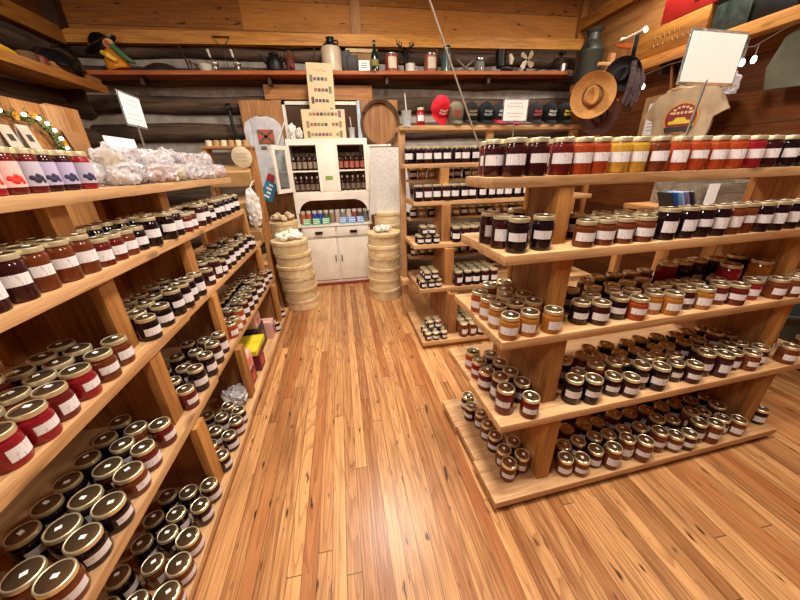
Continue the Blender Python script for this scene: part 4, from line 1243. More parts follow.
# ------------------------------------------------------------------ long shelf on the back wall
def zt(x): return 2.835+.016*x
sh = thing('wall_shelf', 'long reddish wooden shelf across the back wall', 'shelf', (0,5.0,2.8))
b = B(); add_hull(b, [(-2.75,-.16,zt(-2.75)-2.84),(3.40,-.16,zt(3.40)-2.84),(3.40,.14,zt(3.40)-2.84),(-2.75,.14,zt(-2.75)-2.84)], [(-2.75,-.16,zt(-2.75)-2.8),(3.40,-.16,zt(3.40)-2.8),(3.40,.14,zt(3.40)-2.8),(-2.75,.14,zt(-2.75)-2.8)]); obj('board', b, 'redshelf', sh)
for x in (-2.2,-.75,.75,2.2): obj('bracket', boxbm(x-.02,x+.02,-.10,.05,zt(x)-2.93,zt(x)-2.842), 'dark_y', sh)
YS = 4.98
def on(x): return (x, YS, zt(x)+.003)
L = 'on the long back shelf'
t = thing('figurine', 'painted figurine in black hat and orange clothes, far left %s' % L, 'figurine', (-2.42,4.95,zt(-2.42)+.03), (0,rad(-12),0))
b = B(); add_lathe(b, [(.10,.0),(.115,.02),(.10,.10),(.07,.17),(.05,.20)], 20, sx=1.1, sy=.7); obj('body', b, flat('fig_orange','#d98a1e',.4), t)
b = B(); bmesh.ops.create_uvsphere(b, u_segments=16, v_segments=10, radius=.055); xform(b, Matrix.Translation((.03,-.03,.235)))
for f in b.faces: f.smooth = True
hd = obj('head', b, flat('fig_face','#d9a878',.5), t)
b = B(); add_lathe(b, [(.004,0),(.02,.004),(.022,.02),(.004,.03)], 10); xform(b, Matrix.Translation((.05,-.085,.225)) @ Matrix.Rotation(rad(90),4,'X')); obj('nose', b, flat('fig_red','#c2482c',.4), hd)
b = B(); add_lathe(b, [(.15,.0),(.155,.012),(.11,.03),(.085,.06),(.06,.10),(.02,.125)], 20, sx=1.3, sy=.62); xform(b, Matrix.Translation((-.07,0,.245)) @ Matrix.Rotation(rad(-14),4,'Y')); obj('hat', b, 'enamel', t)
b = B(); add_tube(b, [(.07,-.07,.20),(.11,-.08,.13),(.16,-.06,.05),(.21,-.05,.015)], [.03,.035,.03,.015], 10); obj('scarf', b, flat('fig_green','#3c6a44',.5), t)
b = B(); add_tube(b, [(-.06,-.07,.16),(.0,-.11,.11),(.05,-.10,.05)], [.025,.03,.02], 10); obj('arm', b, flat('fig_yellow','#e8b53a',.4), t)
b = B(); add_lathe(b, [(.03,0),(.225,.0),(.22,.02),(.16,.065),(.08,.095),(.01,.10)], 28, sy=.5); tag(obj('platter', b, flat('dark_olive','#2b241a',.35), None, on(-1.99)), 'dark oval upturned dish beside the figurine %s' % L, 'dish')
b = B(); add_tube(b, [(.07,0,0),(-.02,.05,.30)], [.012,.010], 8); tag(obj('stick', b, 'dark_z', None, on(-1.73)), 'thin dark stick leaning on the back shelf\'s left part', 'stick')
for i, (x, h) in enumerate(((-1.645,.13),(-1.59,.10))):
    b = B(); add_tube(b, [(0,0,0),(.004,0,h*.5),(-.01,0,h)], [.016,.009,.018], 8); add_tube(b, [(-.025,0,h*.85),(.025,0,h*.8)], .007, 6); tag(obj('iron_tool', b, flat('rusty','#4a2a1e',.6), None, on(x)), ['left','right'][i]+' small rusty iron tool left of the white bowl', 'tool')
b = B(); add_lathe(b, [(.035,0),(.05,.006),(.075,.055),(.078,.085),(.07,.085),(.06,.03),(.01,.02)], 24, cap=True); tag(obj('bowl', b, flat('white_glaze','#cfc6b6',.3), None, on(-1.487)), 'small white bowl %s' % L, 'bowl')
for i, x in enumerate((-1.375,-1.11)):
    t = thing('hand_grinder', '%s small steel grinder with white handle %s' % (['left','right'][i], L), 'grinder', on(x))
    b = B(); add_lathe(b, [(.045,0),(.048,.006),(.03,.03),(.028,.06),(.045,.085),(.045,.10),(.02,.105)], 18); obj('body', b, 'silver', t)
    b = B(); add_tube(b, [(0,0,.105),(0,-.01,.13),(-.03,-.01,.155)], .006, 6); obj('crank', b, 'silver', t)
    b = B(); add_lathe(b, [(.008,0),(.014,.01),(.012,.05),(.018,.075),(.006,.085)], 12); xform(b, Matrix.Translation((-.03,-.01,.158)) @ Matrix.Rotation(rad(-12),4,'Y')); obj('handle', b, flat('white_handle','#d9d2c4',.35), t)
b = B(); q = [(-.095,0,.11),(.095,0,.11),(.012,0,0),(-.012,0,0)]; add_tube(b, q, .008, 6, 0, True); add_tube(b, [(0,0,.0),(.0,.005,-.10),(.03,.0,-.24)], .005, 6); tag(obj('triangle_bell', b, 'iron', None, (-1.25,5.02,3.085)), 'black wire triangle hung from the beam over the grinders', 'triangle')
t = thing('kettle', 'black iron kettle with spout left of the stoneware jug', 'kettle', on(-.665))
b = B(); add_lathe(b, [(.07,0),(.10,.02),(.105,.09),(.085,.15),(.055,.18),(.06,.20),(.02,.22)], 22); obj('body', b, 'iron', t)
b = B(); add_tube(b, [(-.09,-.02,.10),(-.13,-.03,.14),(-.15,-.03,.19)], [.024,.018,.014], 10); obj('spout', b, 'iron', t)
b = B(); add_tube(b, [(.09,0,.07),(.13,0,.10),(.13,0,.16),(.075,0,.17)], .009, 8); obj('handle', b, 'iron', t)
t = thing('lantern', 'rusty red-brown lantern-like ornament right of the black kettle', 'ornament', on(-.475))
b = B(); add_lathe(b, [(.06,0),(.07,.01),(.05,.03),(.055,.13),(.065,.15),(.03,.19),(.012,.24)], 16); obj('body', b, flat('rust_red','#5e2c1c',.55), t)
b = B(); add_tube(b, [(-.06,0,.15),(-.05,0,.24),(0,0,.27),(.05,0,.24),(.06,0,.15)], .006, 6); obj('handle', b, 'iron', t)
b = B(); add_lathe(b, [(.004,0),(.02,.01),(.02,.05),(.004,.06)], 10); xform(b, Matrix.Translation((.03,-.09,.03))); obj('red_knob', b, flat('knob_red','#7a1f1a',.4), t)
b = B(); add_tube(b, [(0,0,0),(.01,.02,.27)], .008, 8); tag(obj('stick', b, 'dark_z', None, on(-.17)), 'thin dark rod standing left of the stoneware jug', 'stick')
t = thing('stoneware_jug', 'cream stoneware jug with black top behind the tall poster', 'jug', on(.05))
b = B(); add_lathe(b, [(.12,0),(.128,.01),(.128,.24),(.115,.27)], 28); obj('body', b, flat('stoneware','#b9a58c',.35), t)
b = B(); add_lathe(b, [(.115,.271),(.09,.30),(.05,.32),(.045,.36),(.055,.37),(.02,.372)], 24); obj('neck', b, 'iron', t)
b = B(); add_tube(b, [(.045,0,.345),(.09,0,.35),(.095,0,.31),(.085,0,.295)], .010, 8); obj('handle', b, 'iron', t)
b = B()
for k in range(2):
    vs = add_box(b, -.075,.075,-.03,.03,0,.23,0,.02); xform(b, Matrix.Translation((.0+.05*k,-.02*k,0)) @ Matrix.Rotation(rad(-14+10*k),4,'Y') @ Matrix.Diagonal((1,1,1-.25*k,1)), vs)
mn = min(v.co.z for v in b.verts); xform(b, Matrix.Translation((0,0,-mn)))
tag(obj('leather_pads', b, flat('dark_leather','#241c18',.6), None, on(.27)), 'dark leather pads leaning right of the stoneware jug', 'pads')
t = thing('framed_picture', 'empty pale wooden frame leaning behind the green bottle', 'frame', (.45,5.05,zt(.45)+.003), (rad(-6),0,0))
b = B()
for q in ((-.21,-.17,0,.29),(.17,.21,0,.29),(-.17,.17,.25,.29),(-.17,.17,0,.04)): add_box(b, q[0], q[1], -.012, .012, q[2], q[3])
obj('frame', b, flat('frame_pale','#b89a66',.5), t); obj('backing', boxbm(-.169,.169,.004,.010,.041,.249), flat('tan_back','#8a6236',.7), t)
t = thing('small_sign', 'small white box sign before the pale frame', 'sign', (.46,4.93,zt(.46)+.003)); obj('block', boxbm(-.07,.07,-.02,.02,0,.125,0,.002), 'paper', t)
b = B()
for k in range(3): add_box(b, -.04,.04,-.0215,-.0202,.04+.024*k,.052+.024*k)
obj('print', b, flat('ink_grey','#8a8086'), t)
t = thing('bottle', 'dark green wine bottle %s' % L, 'bottle', (.605,4.93,zt(.6)+.003)); b = B(); add_lathe(b, [(.045,0),(.05,.006),(.05,.17),(.035,.22),(.017,.25),(.017,.32),(.02,.322),(.02,.335),(.01,.337)], 20); obj('glass', b, flat('green_glass','#16261a',.1), t)
b = B(); add_lathe(b, [(.0505,.06),(.0512,.061),(.0512,.13),(.0505,.131)], 20, cap=False); obj('label', b, flat('bottle_label','#7d7a3a'), t)
for i, (x, c) in enumerate(((.835,'red'),(1.372,'red'))):
    t = thing('tin_can', 'red and cream printed tin, the %s of the two %s' % (['left','right'][i], L), 'tin', on(x)); b = B(); add_lathe(b, [(.085,0),(.088,.004),(.088,.195),(.083,.20)], 24); obj('tin', b, flat('tin_red_%d' % i, ['#7a3028','#8a4a3a'][i], .4), t)
    b = B(); rw = []
    for z in (.04,.165): rw.append([b.verts.new((.0887*math.cos(rad(-90-38+76*q/8)), .0887*math.sin(rad(-90-38+76*q/8)), z)) for q in range(9)])
    for q in range(8): b.faces.new((rw[0][q], rw[0][q+1], rw[1][q+1], rw[1][q]))
    obj('label', b, flat('tin_cream','#c9bba4'), t)
    b = B(); add_lathe(b, [(.084,.2005),(.086,.202),(.086,.207),(.08,.208)], 24); obj('rim', b, 'silver', t)
t = thing('mug', 'small white mug between the two red tins', 'mug', on(1.09)); b = B(); add_lathe(b, [(.06,0),(.065,.005),(.065,.10),(.06,.104),(.055,.10),(.055,.02),(.01,.02)], 22); obj('cup', b, flat('mug_white','#c4bcb2',.3), t)
b = B(); add_tube(b, [(.065,0,.08),(.095,0,.075),(.095,0,.035),(.065,0,.03)], .007, 8); obj('handle', b, flat('mug_white','#c4bcb2',.3), t)
t = thing('antler_rack', 'black antlers standing behind the white mug', 'antlers', (1.04,5.06,zt(1.04)+.003)); b = B(); add_lathe(b, [(.05,0),(.05,.02),(.025,.05),(.022,.22),(.04,.26),(.02,.28)], 14); obj('mount', b, 'iron', t)
for s in (-1, 1):
    b = B(); add_tube(b, [(s*.01,-.01,.255),(s*.06,-.02,.30),(s*.11,-.02,.33),(s*.12,-.02,.39)], [.014,.012,.010,.004], 8); add_tube(b, [(s*.06,-.02,.30),(s*.055,-.03,.36)], [.009,.004], 6); add_tube(b, [(s*.09,-.02,.32),(s*.085,-.03,.375)], [.008,.003], 6); obj('antler', b, 'iron', t)
t = thing('bottle', 'teal-grey glass bottle right of the second red tin', 'bottle', on(1.60)); b = B(); add_lathe(b, [(.07,0),(.076,.006),(.076,.20),(.05,.235),(.04,.25),(.042,.285),(.02,.287)], 22); obj('glass', b, flat('teal_glass','#3f5250',.12), t)
b = B(); add_lathe(b, [(.045,.2875),(.046,.289),(.046,.305),(.03,.307)], 18); obj('cap', b, 'iron', t)
b = B(); add_tube(b, [(0,0,0),(.0,.01,.27)], .018, 8); tag(obj('wooden_post', b, 'dark_z', None, on(1.455)), 'dark upright stick left of the teal bottle', 'stick')
t = thing('shears', 'old metal shears splayed open %s' % L, 'shears', (1.86,4.95,zt(1.86)+.003))
for s in (-1, 1):
    b = B(); add_tube(b, [(s*-.12,.008*s,.006),(0,.008*s,.055),(s*.10,.008*s,.13),(s*.13,.008*s,.15)], [.008,.014,.010,.006], 8); obj('blade', b, flat('tarnished','#7a7068',.4), t)
t = thing('glass_jar', 'clear glass jar between shears and black boot', 'jar', on(2.08)); b = B(); add_lathe(b, [(.065,0),(.07,.006),(.07,.11),(.055,.135),(.055,.15)], 22); obj('glass', b, 'glassy', t)
b = B(); add_lathe(b, [(.056,.1505),(.058,.152),(.058,.168),(.05,.17)], 20); obj('lid', b, 'silver', t)
t = thing('boot', 'black boot-shaped iron shoe last with pale sole', 'boot', on(2.42)); b = B(); add_tube(b, [(-.03,0,.265),(-.03,0,.15),(-.02,-.01,.07)], [.075,.07,.065], 16); obj('shaft', b, 'iron', t)
b = B(); add_tube(b, [(-.03,-.02,.05),(.06,-.05,.045),(.13,-.06,.035)], [.05,.045,.03], 14); mn = min(v.co.z for v in b.verts); xform(b, Matrix.Translation((0,0,-mn))); obj('foot', b, 'iron', t)
b = B(); add_tube(b, [(.06,-.09,.20),(.085,-.10,.14),(.08,-.10,.08)], [.02,.035,.02], 10); obj('pale_tongue', b, flat('bone_white','#cfc2ae',.5), t)
t = thing('fan', 'small old fan with four pale blades %s' % L, 'fan', on(2.775)); b = B(); add_lathe(b, [(.06,0),(.065,.01),(.03,.03),(.014,.05),(.012,.13)], 18); obj('base', b, 'iron', t)
b = B(); add_lathe(b, [(.02,0),(.028,.01),(.028,.09),(.012,.10)], 14); xform(b, Matrix.Translation((0,-.03,.15)) @ Matrix.Rotation(rad(-90),4,'X')); obj('motor', b, 'iron', t)
for k in range(4):
    a = k*PI/2+.5; b = B()
    add_prism(b, [(.012,-.010),(.05,-.035),(.11,-.04),(.125,0),(.11,.03),(.05,.02),(.012,.010)], .003, 'xz', 0, -.04); xform(b, Matrix.Translation((0,0,.15)) @ Matrix.Rotation(a,4,'Y') @ Matrix.Rotation(.25,4,'X')); obj('blade', b, flat('fan_blade','#a8987e',.4), t)
t = thing('wire_rack', 'dark low wire rack sloping up to the right %s' % L, 'rack', on(3.10))
b = B()
for s in (0, .05): add_tube(b, [(-.24,s-.03,.01),(0,s-.03,.07),(.24,s-.03,.22)], .007, 6)
for k in range(6): x = -.22+.085*k; z = .012+max(0,x+.22)*.33; add_tube(b, [(x,-.03,z),(x,.02,z)], .005, 6)
add_tube(b, [(.2,-.03,.195),(.2,-.03,.0)], .006, 6); add_tube(b, [(.2,.02,.195),(.2,.02,.0)], .006, 6); obj('frame', b, 'iron', t)
obj('counterweight', boxbm(.20,.26,-.05,.04,.225,.265,0,.006), 'iron', t)
b = B(); add_lathe(b, [(.04,0),(.045,.004),(.05,.09),(.046,.094)], 18); tag(obj('tin_cup', b, 'silver', None, (3.33,4.90,zt(3.33)+.003)), 'small grey tin cup at the right end of the back shelf', 'cup')

# ------------------------------------------------------------------ shelf on the left wall and its things
sh = thing('wall_shelf', 'shelf along the left wall holding old kitchenware', 'shelf', (-2.83,3.6,2.6)); obj('board', boxbm(-.20,.23,-1.6,1.28,-.02,.02,0,.003), 'shelf_y', sh)
obj('front_edge', boxbm(.231,.25,-1.6,1.28,-.035,.05,0,.003), 'shelf_y', sh)
for y in (-1.2,0,1.1): obj('bracket', boxbm(-.19,.10,y-.02,y+.02,-.14,-.022), 'dark_y', sh)
ZS = 2.622
t = thing('roaster_lid', 'black speckled enamel roaster lid on the left wall shelf', 'lid', (-2.70,4.40,ZS+.122), (rad(0),rad(12),0)); b = B(); add_lathe(b, [(.02,.0),(.20,.0),(.205,.012),(.19,.06),(.14,.115),(.07,.14),(.01,.145)], 28, sy=1.15); xform(b, Matrix.Translation((0,0,-.03))); obj('dome', b, 'enamel', t)
b = B(); add_tube(b, [(-.04,0,.113),(-.03,0,.14),(.03,0,.14),(.04,0,.113)], .008, 8); obj('handle', b, 'enamel', t)
t = thing('wooden_box', 'long brown wooden box under the black roaster lid', 'box', (-2.72,4.50,ZS)); obj('box', boxbm(-.10,.12,-.33,.34,0,.085,0,.004), 'brown_y', t); obj('latch', boxbm(.1205,.126,-.05,.05,.03,.06), 'iron', t)
def flatten(b):
    mn = min(v.co.z for v in b.verts); xform(b, Matrix.Translation((0,0,-mn))); return b
b = B(); add_tube(b, [(0,-.22,.05),(0,-.05,.06),(0,.14,.05)], [.05,.06,.04], 10); noise_push(b, .012, 18, 3); tag(obj('yellow_cloth', flatten(b), flat('yellow_cloth','#d8a51c',.7), None, (-2.68,3.72,ZS)), 'bright yellow cloth bundle at the near end of the left wall shelf', 'cloth')
b = B(); add_lathe(b, [(.06,0),(.075,.01),(.08,.08),(.06,.10),(.055,.10),(.05,.03),(.01,.03)], 18); tag(obj('basket', b, flat('brown_basket','#5a3a20',.8), None, (-2.66,3.97,ZS)), 'small brown woven basket next to the yellow cloth', 'basket')
b = B(); add_lathe(b, [(.05,0),(.06,.006),(.06,.09),(.04,.11),(.01,.112)], 18); tag(obj('canister', b, flat('dull_red','#7a2f22',.45), None, (-2.66,4.10,ZS)), 'dull red canister between the basket and wooden box', 'canister')

# ------------------------------------------------------------------ caps on the rear stand's top board
ZT = 2.058
def cap(x, col, brim, patch, label, y=3.44, rz=0, pw=.05):
    t = thing('cap', label, 'cap', (x,y,ZT), (0,0,rz), 'caps on the rear stand')
    b = B(); add_lathe(b, [(.070,.012),(.073,.02),(.071,.06),(.058,.098),(.03,.122),(.004,.128)], 22, sy=1.08); obj('crown', b, flat('cap_'+col, col, .85, spec=.12), t)
    b = B(); n = 10; top = []; bot = []
    for i in range(n+1):
        a = rad(200+140*i/n); inn = (.071*math.cos(a), .074*math.sin(a)); o2 = (.074*math.cos(a), .074*math.sin(a)-.058*math.sin(PI*i/n))
        zo = -.000+.014*math.sin(PI*i/n)*.3
        top.append((b.verts.new((inn[0],inn[1],.022)), b.verts.new((o2[0],o2[1],.006+zo)))); bot.append((b.verts.new((inn[0],inn[1],.016)), b.verts.new((o2[0],o2[1],.0+zo))))
    for i in range(n):
        b.faces.new((top[i][0],top[i][1],top[i+1][1],top[i+1][0])); b.faces.new((bot[i][0],bot[i+1][0],bot[i+1][1],bot[i][1])); b.faces.new((top[i][1],bot[i][1],bot[i+1][1],top[i+1][1]))
    obj('brim', b, flat('cap_'+brim, brim, .8, spec=.12), t)
    if patch:
        b = B(); rnd = random.Random(int(x*100)); rows = 2
        for rI in range(rows):
            for q in range(5):
                a0 = rad(-90-28+56*q/5); a1 = rad(-90-28+56*(q+.78)/5); z0 = .048+.022*rI+rnd.uniform(0,.004); z1 = z0+.015; r0 = .0735 if rI == 0 else .069
                vs = [b.verts.new((r0*math.cos(a), r0*1.08*math.sin(a), z)) for a, z in ((a0,z0),(a1,z0),(a1,z1),(a0,z1))]; b.faces.new(vs)
        obj('stitched_patch', b, flat('patch_'+patch, patch), t)
    b = B(); bmesh.ops.create_icosphere(b, subdivisions=1, radius=.007); xform(b, Matrix.Translation((0,0,.129))); obj('button', b, flat('cap_'+col, col, .85, spec=.12), t)
    tilt = rad(52) if col == '#c01f2a' else rad(20); t.rotation_euler = (tilt,0,rz); t.scale = (1.2,1.2,1.3)
    Mx = Matrix.Rotation(rz,4,'Z') @ Matrix.Rotation(tilt,4,'X') @ Matrix.Diagonal((1.2,1.2,1.3,1)); t.location.z = ZT-min((Mx @ v.co).z for o_ in t.children for v in o_.data.vertices)+.001
cap(1.035,'#c01f2a','#c4222e','#e6d6d2','red cap with white lettering, leftmost on the rear stand', rz=.15)
cap(1.20,'#6a6250','#5c5546','#b03a34','camouflage cap with red patch, right of the red cap')
cap(1.36,'#1c1a1a','#26211c','#a3906a','black cap with tan patch, right of the camouflage cap')
cap(1.52,'#17181b','#17181b','#9aa0a6','plain black cap with small grey patch, left of the red-brimmed one')
cap(1.675,'#24252a','#a82a3a','#c9c9c9','black and grey cap with red brim, left of the small sign')
cap(1.835,'#3a2a4a','#a83a58','#d08ab0','purple cap half hidden by the small sign', y=3.46)
cap(2.06,'#2a2224','#1d1a1a','#c05a50','dark cap with red patch just right of the small sign')
cap(2.225,'#16171a','#16171a','#d6d6d2','black cap with white lettering, second from right on the rear stand')
cap(2.4,'#1a1a1c','#1a1a1c','#dcc63a','black cap with yellow patch, rightmost on the rear stand')
t = thing('sauce_jar', 'red sauce jar with white label left of the red cap', 'jar', (.855,3.45,ZT)); b = B(); add_lathe(b, [(.038,0),(.042,.005),(.042,.11),(.034,.13),(.03,.14)], 20); obj('glass', b, 'jam_C', t)
b = B(); add_lathe(b, [(.033,.1405),(.035,.142),(.035,.162),(.03,.164)], 18); obj('lid', b, 'lid', t)
obj('label', jar_label('P', .8, .045, .095), 'label', t, (0,0,0), (0,0,rad(-95)))

# ------------------------------------------------------------------ hats on a pole at the rear stand's right end
hp = thing('hat_pole', 'wooden pole with pegs carrying hats at the rear stand\'s right end', 'hat stand', (2.75,3.30,0))
b = B(); add_lathe(b, [(.16,0),(.16,.025),(.03,.04)], 24); obj('foot', b, 'brown_z', hp)
obj('pole', boxbm(-.025,.025,-.02,.02,.041,2.66,0,.003), 'brown_z', hp)
for z in (2.37, 2.24, 2.55): obj('peg', boxbm(-.32 if z == 2.37 else -.16,.14,-.045,-.021,z,z+.03,0,.003), 'pine_x', hp)
def face(x, y, z, tw=0):
    q = (V(0,0,1.9)-V(x,y,z)).to_track_quat('Z','Y'); return (q.to_matrix() @ Matrix.Rotation(tw+PI/2,3,'Z')).to_euler()
def hat(label, loc, rot, r, col, band, sy=.86, crown=.10):
    t = thing('hat', label, 'hat', loc, rot, 'hats on the pole')
    b = B(); seg = 40
    prof = [(r*.46,-.006),(r*.55,-.004),(r*.8,.004),(r,.022),(r*.995,.027),(r*.8,.010),(r*.55,.003),(r*.47,.004),(r*.45,.03),(r*.41,crown*.8),(r*.36,crown),(r*.2,crown*.86),(r*.02,crown*.78)]
    add_lathe(b, prof, seg, sy=sy)
    for v in b.verts:
        q = math.hypot(v.co.x, v.co.y)/r
        if q < .47 and v.co.z > .02: v.co.y *= .72; v.co.z -= .02*max(0,1-abs(v.co.y)/(r*.12))
        if q > .5: v.co.z += .05*(q-.5)*2*(v.co.x/r)**2
    obj('straw' if 'straw' in label else 'felt', b, flat('hat_'+col, col, .75, var=.2, scale=60), t)
    b = B(); add_lathe(b, [(r*.475,.005),(r*.48,.008),(r*.465,.032),(r*.45,.034)], seg, sy=sy, cap=False); obj('hat_band', b, flat('band_'+band, band, .7), t)
    return t
hat('big golden straw cowboy hat facing the room, front of the hat pole', (2.46,3.10,2.27), face(2.46,3.10,2.27,.15), .19, '#b98446', '#7a4a24', 1.0)
hat('dark brown felt hat lower down on the hat pole', (2.66,3.20,2.12), face(2.66,3.20,2.12,.25), .18, '#4a2414', '#8a2a24', .95)
hat('black felt hat at the right of the hat pole', (2.79,3.16,2.46), face(2.79,3.16,2.46,-.3), .14, '#16141a', '#55504a', 1.1)
t = thing('scarf', 'patterned dark scarf with tassels hanging from the hat pole', 'scarf', (2.82,3.06,2.22)); b = B()
for k in range(5):
    add_tube(b, [(-.02+.02*k,.02*math.sin(k),.32-.02*k),(.02*math.sin(k*2)-.02+.02*k,-.02,.15),(-.05+.025*k,-.01*k,-.02-.03*(k % 2))], [.022,.03,.012], 8)
obj('cloth', b, plain('patterned_cloth','#4a3a3a',.8,var=.8,scale=45), t)
b = B()
for k in range(8): add_tube(b, [(-.05+.014*k,-.01,-.025),(-.052+.015*k,-.015,-.09)], .003, 5)
obj('tassel', b, 'black', t)

# ------------------------------------------------------------------ shelf and things on the right wall
sh = thing('wall_shelf', 'golden shelf along the right wall holding crates and milk can', 'shelf', (3.55,3.2,2.66)); obj('board', boxbm(-.14,.165,-1.6,1.55,-.005,.035,0,.003), 'shelf_y', sh)
obj('front_edge', boxbm(-.165,-.141,-1.6,1.55,-.055,.04,0,.003), 'shelf_y', sh)
for y in (-1.2,.2,1.3): obj('bracket', boxbm(-.10,.16,y-.02,y+.02,-.14,-.007), 'dark_y', sh)
ZW = 2.697
t = thing('milk_can', 'large dark metal milk can in the right corner', 'milk can', (3.50,4.60,ZW)); b = B(); add_lathe(b, [(.145,0),(.152,.01),(.152,.34),(.155,.345),(.155,.36),(.10,.46),(.085,.47),(.085,.54),(.11,.575),(.115,.59),(.10,.592),(.02,.596)], 32); obj('body', b, flat('zinc','#3f4038',.45,metal=.4), t)
for s in (-1, 1):
    b = B(); add_tube(b, [(s*.145,0,.36),(s*.19,0,.40),(s*.17,0,.455),(s*.10,0,.47)], .010, 8); xform(b, Matrix.Rotation(rad(40),4,'Z')); obj('handle', b, flat('zinc','#3f4038',.45,metal=.4), t)
t = thing('picture_box', 'black box with an orange painted front beside the milk can', 'box', (3.54,3.98,ZW)); obj('box', boxbm(-.09,.13,-.14,.14,0,.30,0,.003), 'black', t)
p = obj('painted_front', boxbm(-.096,-.091,-.138,.138,.002,.298), flat('paint_brown','#8a5a34',.5,var=.5,scale=9), t)
b = B(); add_prism(b, [(-.12,.18),(.10,.26),(.13,.29),(-.05,.25),(-.13,.22)], -.002, 'yz', 0, -.0965); obj('orange_stripe', b, flat('paint_orange','#c85a26'), p)
b = B(); add_tube(b, [(0,-.17,.028),(0,-.10,.024),(0,.08,.02),(0,.15,.026)], [.034,.020,.018,.030], 12); tag(obj('bone', flatten(b), flat('bone','#d9cdb8',.5), None, (3.53,3.97,ZW+.301)), 'white bone lying on the orange-fronted box', 'bone')
t = thing('wooden_crate', 'golden wooden crate with carved lettering on the right wall shelf', 'crate', (3.54,3.40,ZW)); obj('crate', boxbm(-.11,.13,-.38,.36,0,.27,0,.004), 'beam_y', t)
b = B()
for rI, (n, z) in enumerate(((7,.15),(8,.085))):
    for q in range(n): 
        y = .16-.052*q; add_tube(b, [(-.1105,y,z),(-.1112,y-.012,z+.038),(-.1105,y-.026,z+.004),(-.1105,y-.03,z+.03)], .0035, 5)
obj('carved_lettering', b, flat('carving','#7a4c1c'), t)
t = thing('red_case', 'red case on top of the carved crate', 'case', (3.54,3.22,ZW+.272)); obj('case', boxbm(-.11,.13,-.40,.30,0,.20,0,.006), flat('case_red','#9a1f1a',.4), t); obj('clasp', boxbm(-.118,-.111,-.06,-.02,.08,.12), 'silver', t)
t = thing('tin_box', 'dark blue-green patterned tin right of the carved crate', 'tin', (3.54,2.84,ZW)); obj('box', boxbm(-.10,.12,-.15,.14,0,.24,0,.006), plain('dark_tin','#2a332f',.35,var=.7,scale=20), t); obj('lid', boxbm(-.104,.124,-.154,.144,.241,.27,0,.006), 'iron', t)
t = thing('iron_toolbox', 'black metal tool box on the right wall shelf', 'box', (3.54,2.52,ZW)); obj('box', boxbm(-.10,.12,-.14,.14,0,.16,0,.006), 'iron', t)
b = B(); add_tube(b, [(0,-.10,.16),(0,-.08,.21),(0,.08,.21),(0,.10,.16)], .008, 8); obj('handle', b, 'iron', t)
t = thing('picture_card', 'white card with an orange picture at the right end of the wall shelf', 'card', (3.44,2.22,ZW), (0,rad(8),0)); obj('card', boxbm(-.004,.004,-.13,.13,0,.20), 'paper', t)
b = B(); add_lathe(b, [(.05,0),(.05,.001)], 20); xform(b, Matrix.Translation((-.0045,0,.10)) @ Matrix.Rotation(rad(-90),4,'Y')); obj('printed_picture', b, flat('pic_orange','#d98a4a'), t)

out = [(-.07,0),(-.16,-.03),(-.24,-.08),(-.33,-.24),(-.235,-.29),(-.20,-.20),(-.21,-.58),(.21,-.58),(.20,-.20),(.235,-.29),(.33,-.24),(.24,-.08),(.16,-.03),(.07,0),(.03,-.03),(-.03,-.03)]
ts = shirt('t_shirt', 'tan T-shirt with a round dark red print hanging on the right wall', 'shirt', out, .045, flat('tan_jersey','#b39a7c',.85), (3.36,2.93,2.34), (0,0,rad(-66)), 2)
def disc(name, r, y, mat, parent, c=(0,-.28), sx=1, clip=None):
    b = B(); add_lathe(b, [(r,0),(r,.0012)], 36, sx=sx); xform(b, Matrix.Translation((c[0], y, c[1])) @ Matrix.Rotation(rad(90),4,'X')); return obj(name, b, mat, parent)
d0 = disc('printed_disc', .135, -.037, flat('logo_orange','#c98a2e'), ts); disc('inner_disc', .122, -.0386, flat('logo_red','#7a1d18'), d0)
b = B(); add_prism(b, [(-.09,-.33),(.09,-.33),(.085,-.305),(.05,-.30),(.03,-.275),(-.035,-.275),(-.055,-.30),(-.09,-.305)], -.001, 'xz', 0, -.0402); obj('printed_car', b, flat('logo_yellow','#d8b82e'), d0)
b = B()
for q in range(7): a = rad(150-20*q); x, z = .095*math.cos(a), -.28+.095*math.sin(a); add_box(b, x-.011, x+.011, -.0412, -.0402, z-.009, z+.009)
for q in range(5): add_box(b, -.07+.03*q, -.05+.03*q, -.0412, -.0402, -.245, -.225)
obj('printed_letters', b, flat('logo_cream','#d9b48a'), d0)
b = B(); add_prism(b, [(-.10,-.40),(.10,-.40),(.115,-.355),(-.115,-.355)], -.001, 'xz', 0, -.0413); obj('printed_ground', b, flat('logo_dark','#23201c'), d0)
b = B(); add_tube(b, [(-.18,0,-.035),(0,0,.03),(.18,0,-.035)], .009, 6); add_tube(b, [(0,0,.03),(0,0,.14),(.0,.0,.25)], .004, 6); obj('hanger', b, 'brown_x', ts)
b = bag_mesh(91, .055, .17); t = thing('hanging_bag', 'crumpled clear plastic bag at the tan shirt\'s right shoulder', 'bag', (3.38,2.60,2.20)); obj('cellophane', b, 'cello', t)
b = B(); add_tube(b, [(0,0,.16),(.03,0,.30),(.04,0,.41)], .003, 5); obj('cord', b, flat('cord_grey','#8a8478'), t)
t = thing('framed_notice', 'white notice in a wooden frame left of the tan shirt', 'frame', (3.66,3.52,2.0), (0,0,rad(-90))); b = B()
for q in ((-.16,-.11,-.12,.36),(.11,.16,-.12,.36),(-.11,.11,.30,.36),(-.11,.11,-.12,-.04)): add_box(b, q[0], q[1], -.02, .02, q[2], q[3])
obj('frame', b, 'pine_z', t); obj('paper_sheet', boxbm(-.109,.109,-.004,.004,-.039,.299), 'paper', t)
b = B()
for k in range(7): add_box(b, -.07,.06-.02*(k % 3),-.0055,-.0042,.22-.035*k,.228-.035*k)
obj('printed_lines', b, flat('ink_grey','#8a8086'), t)
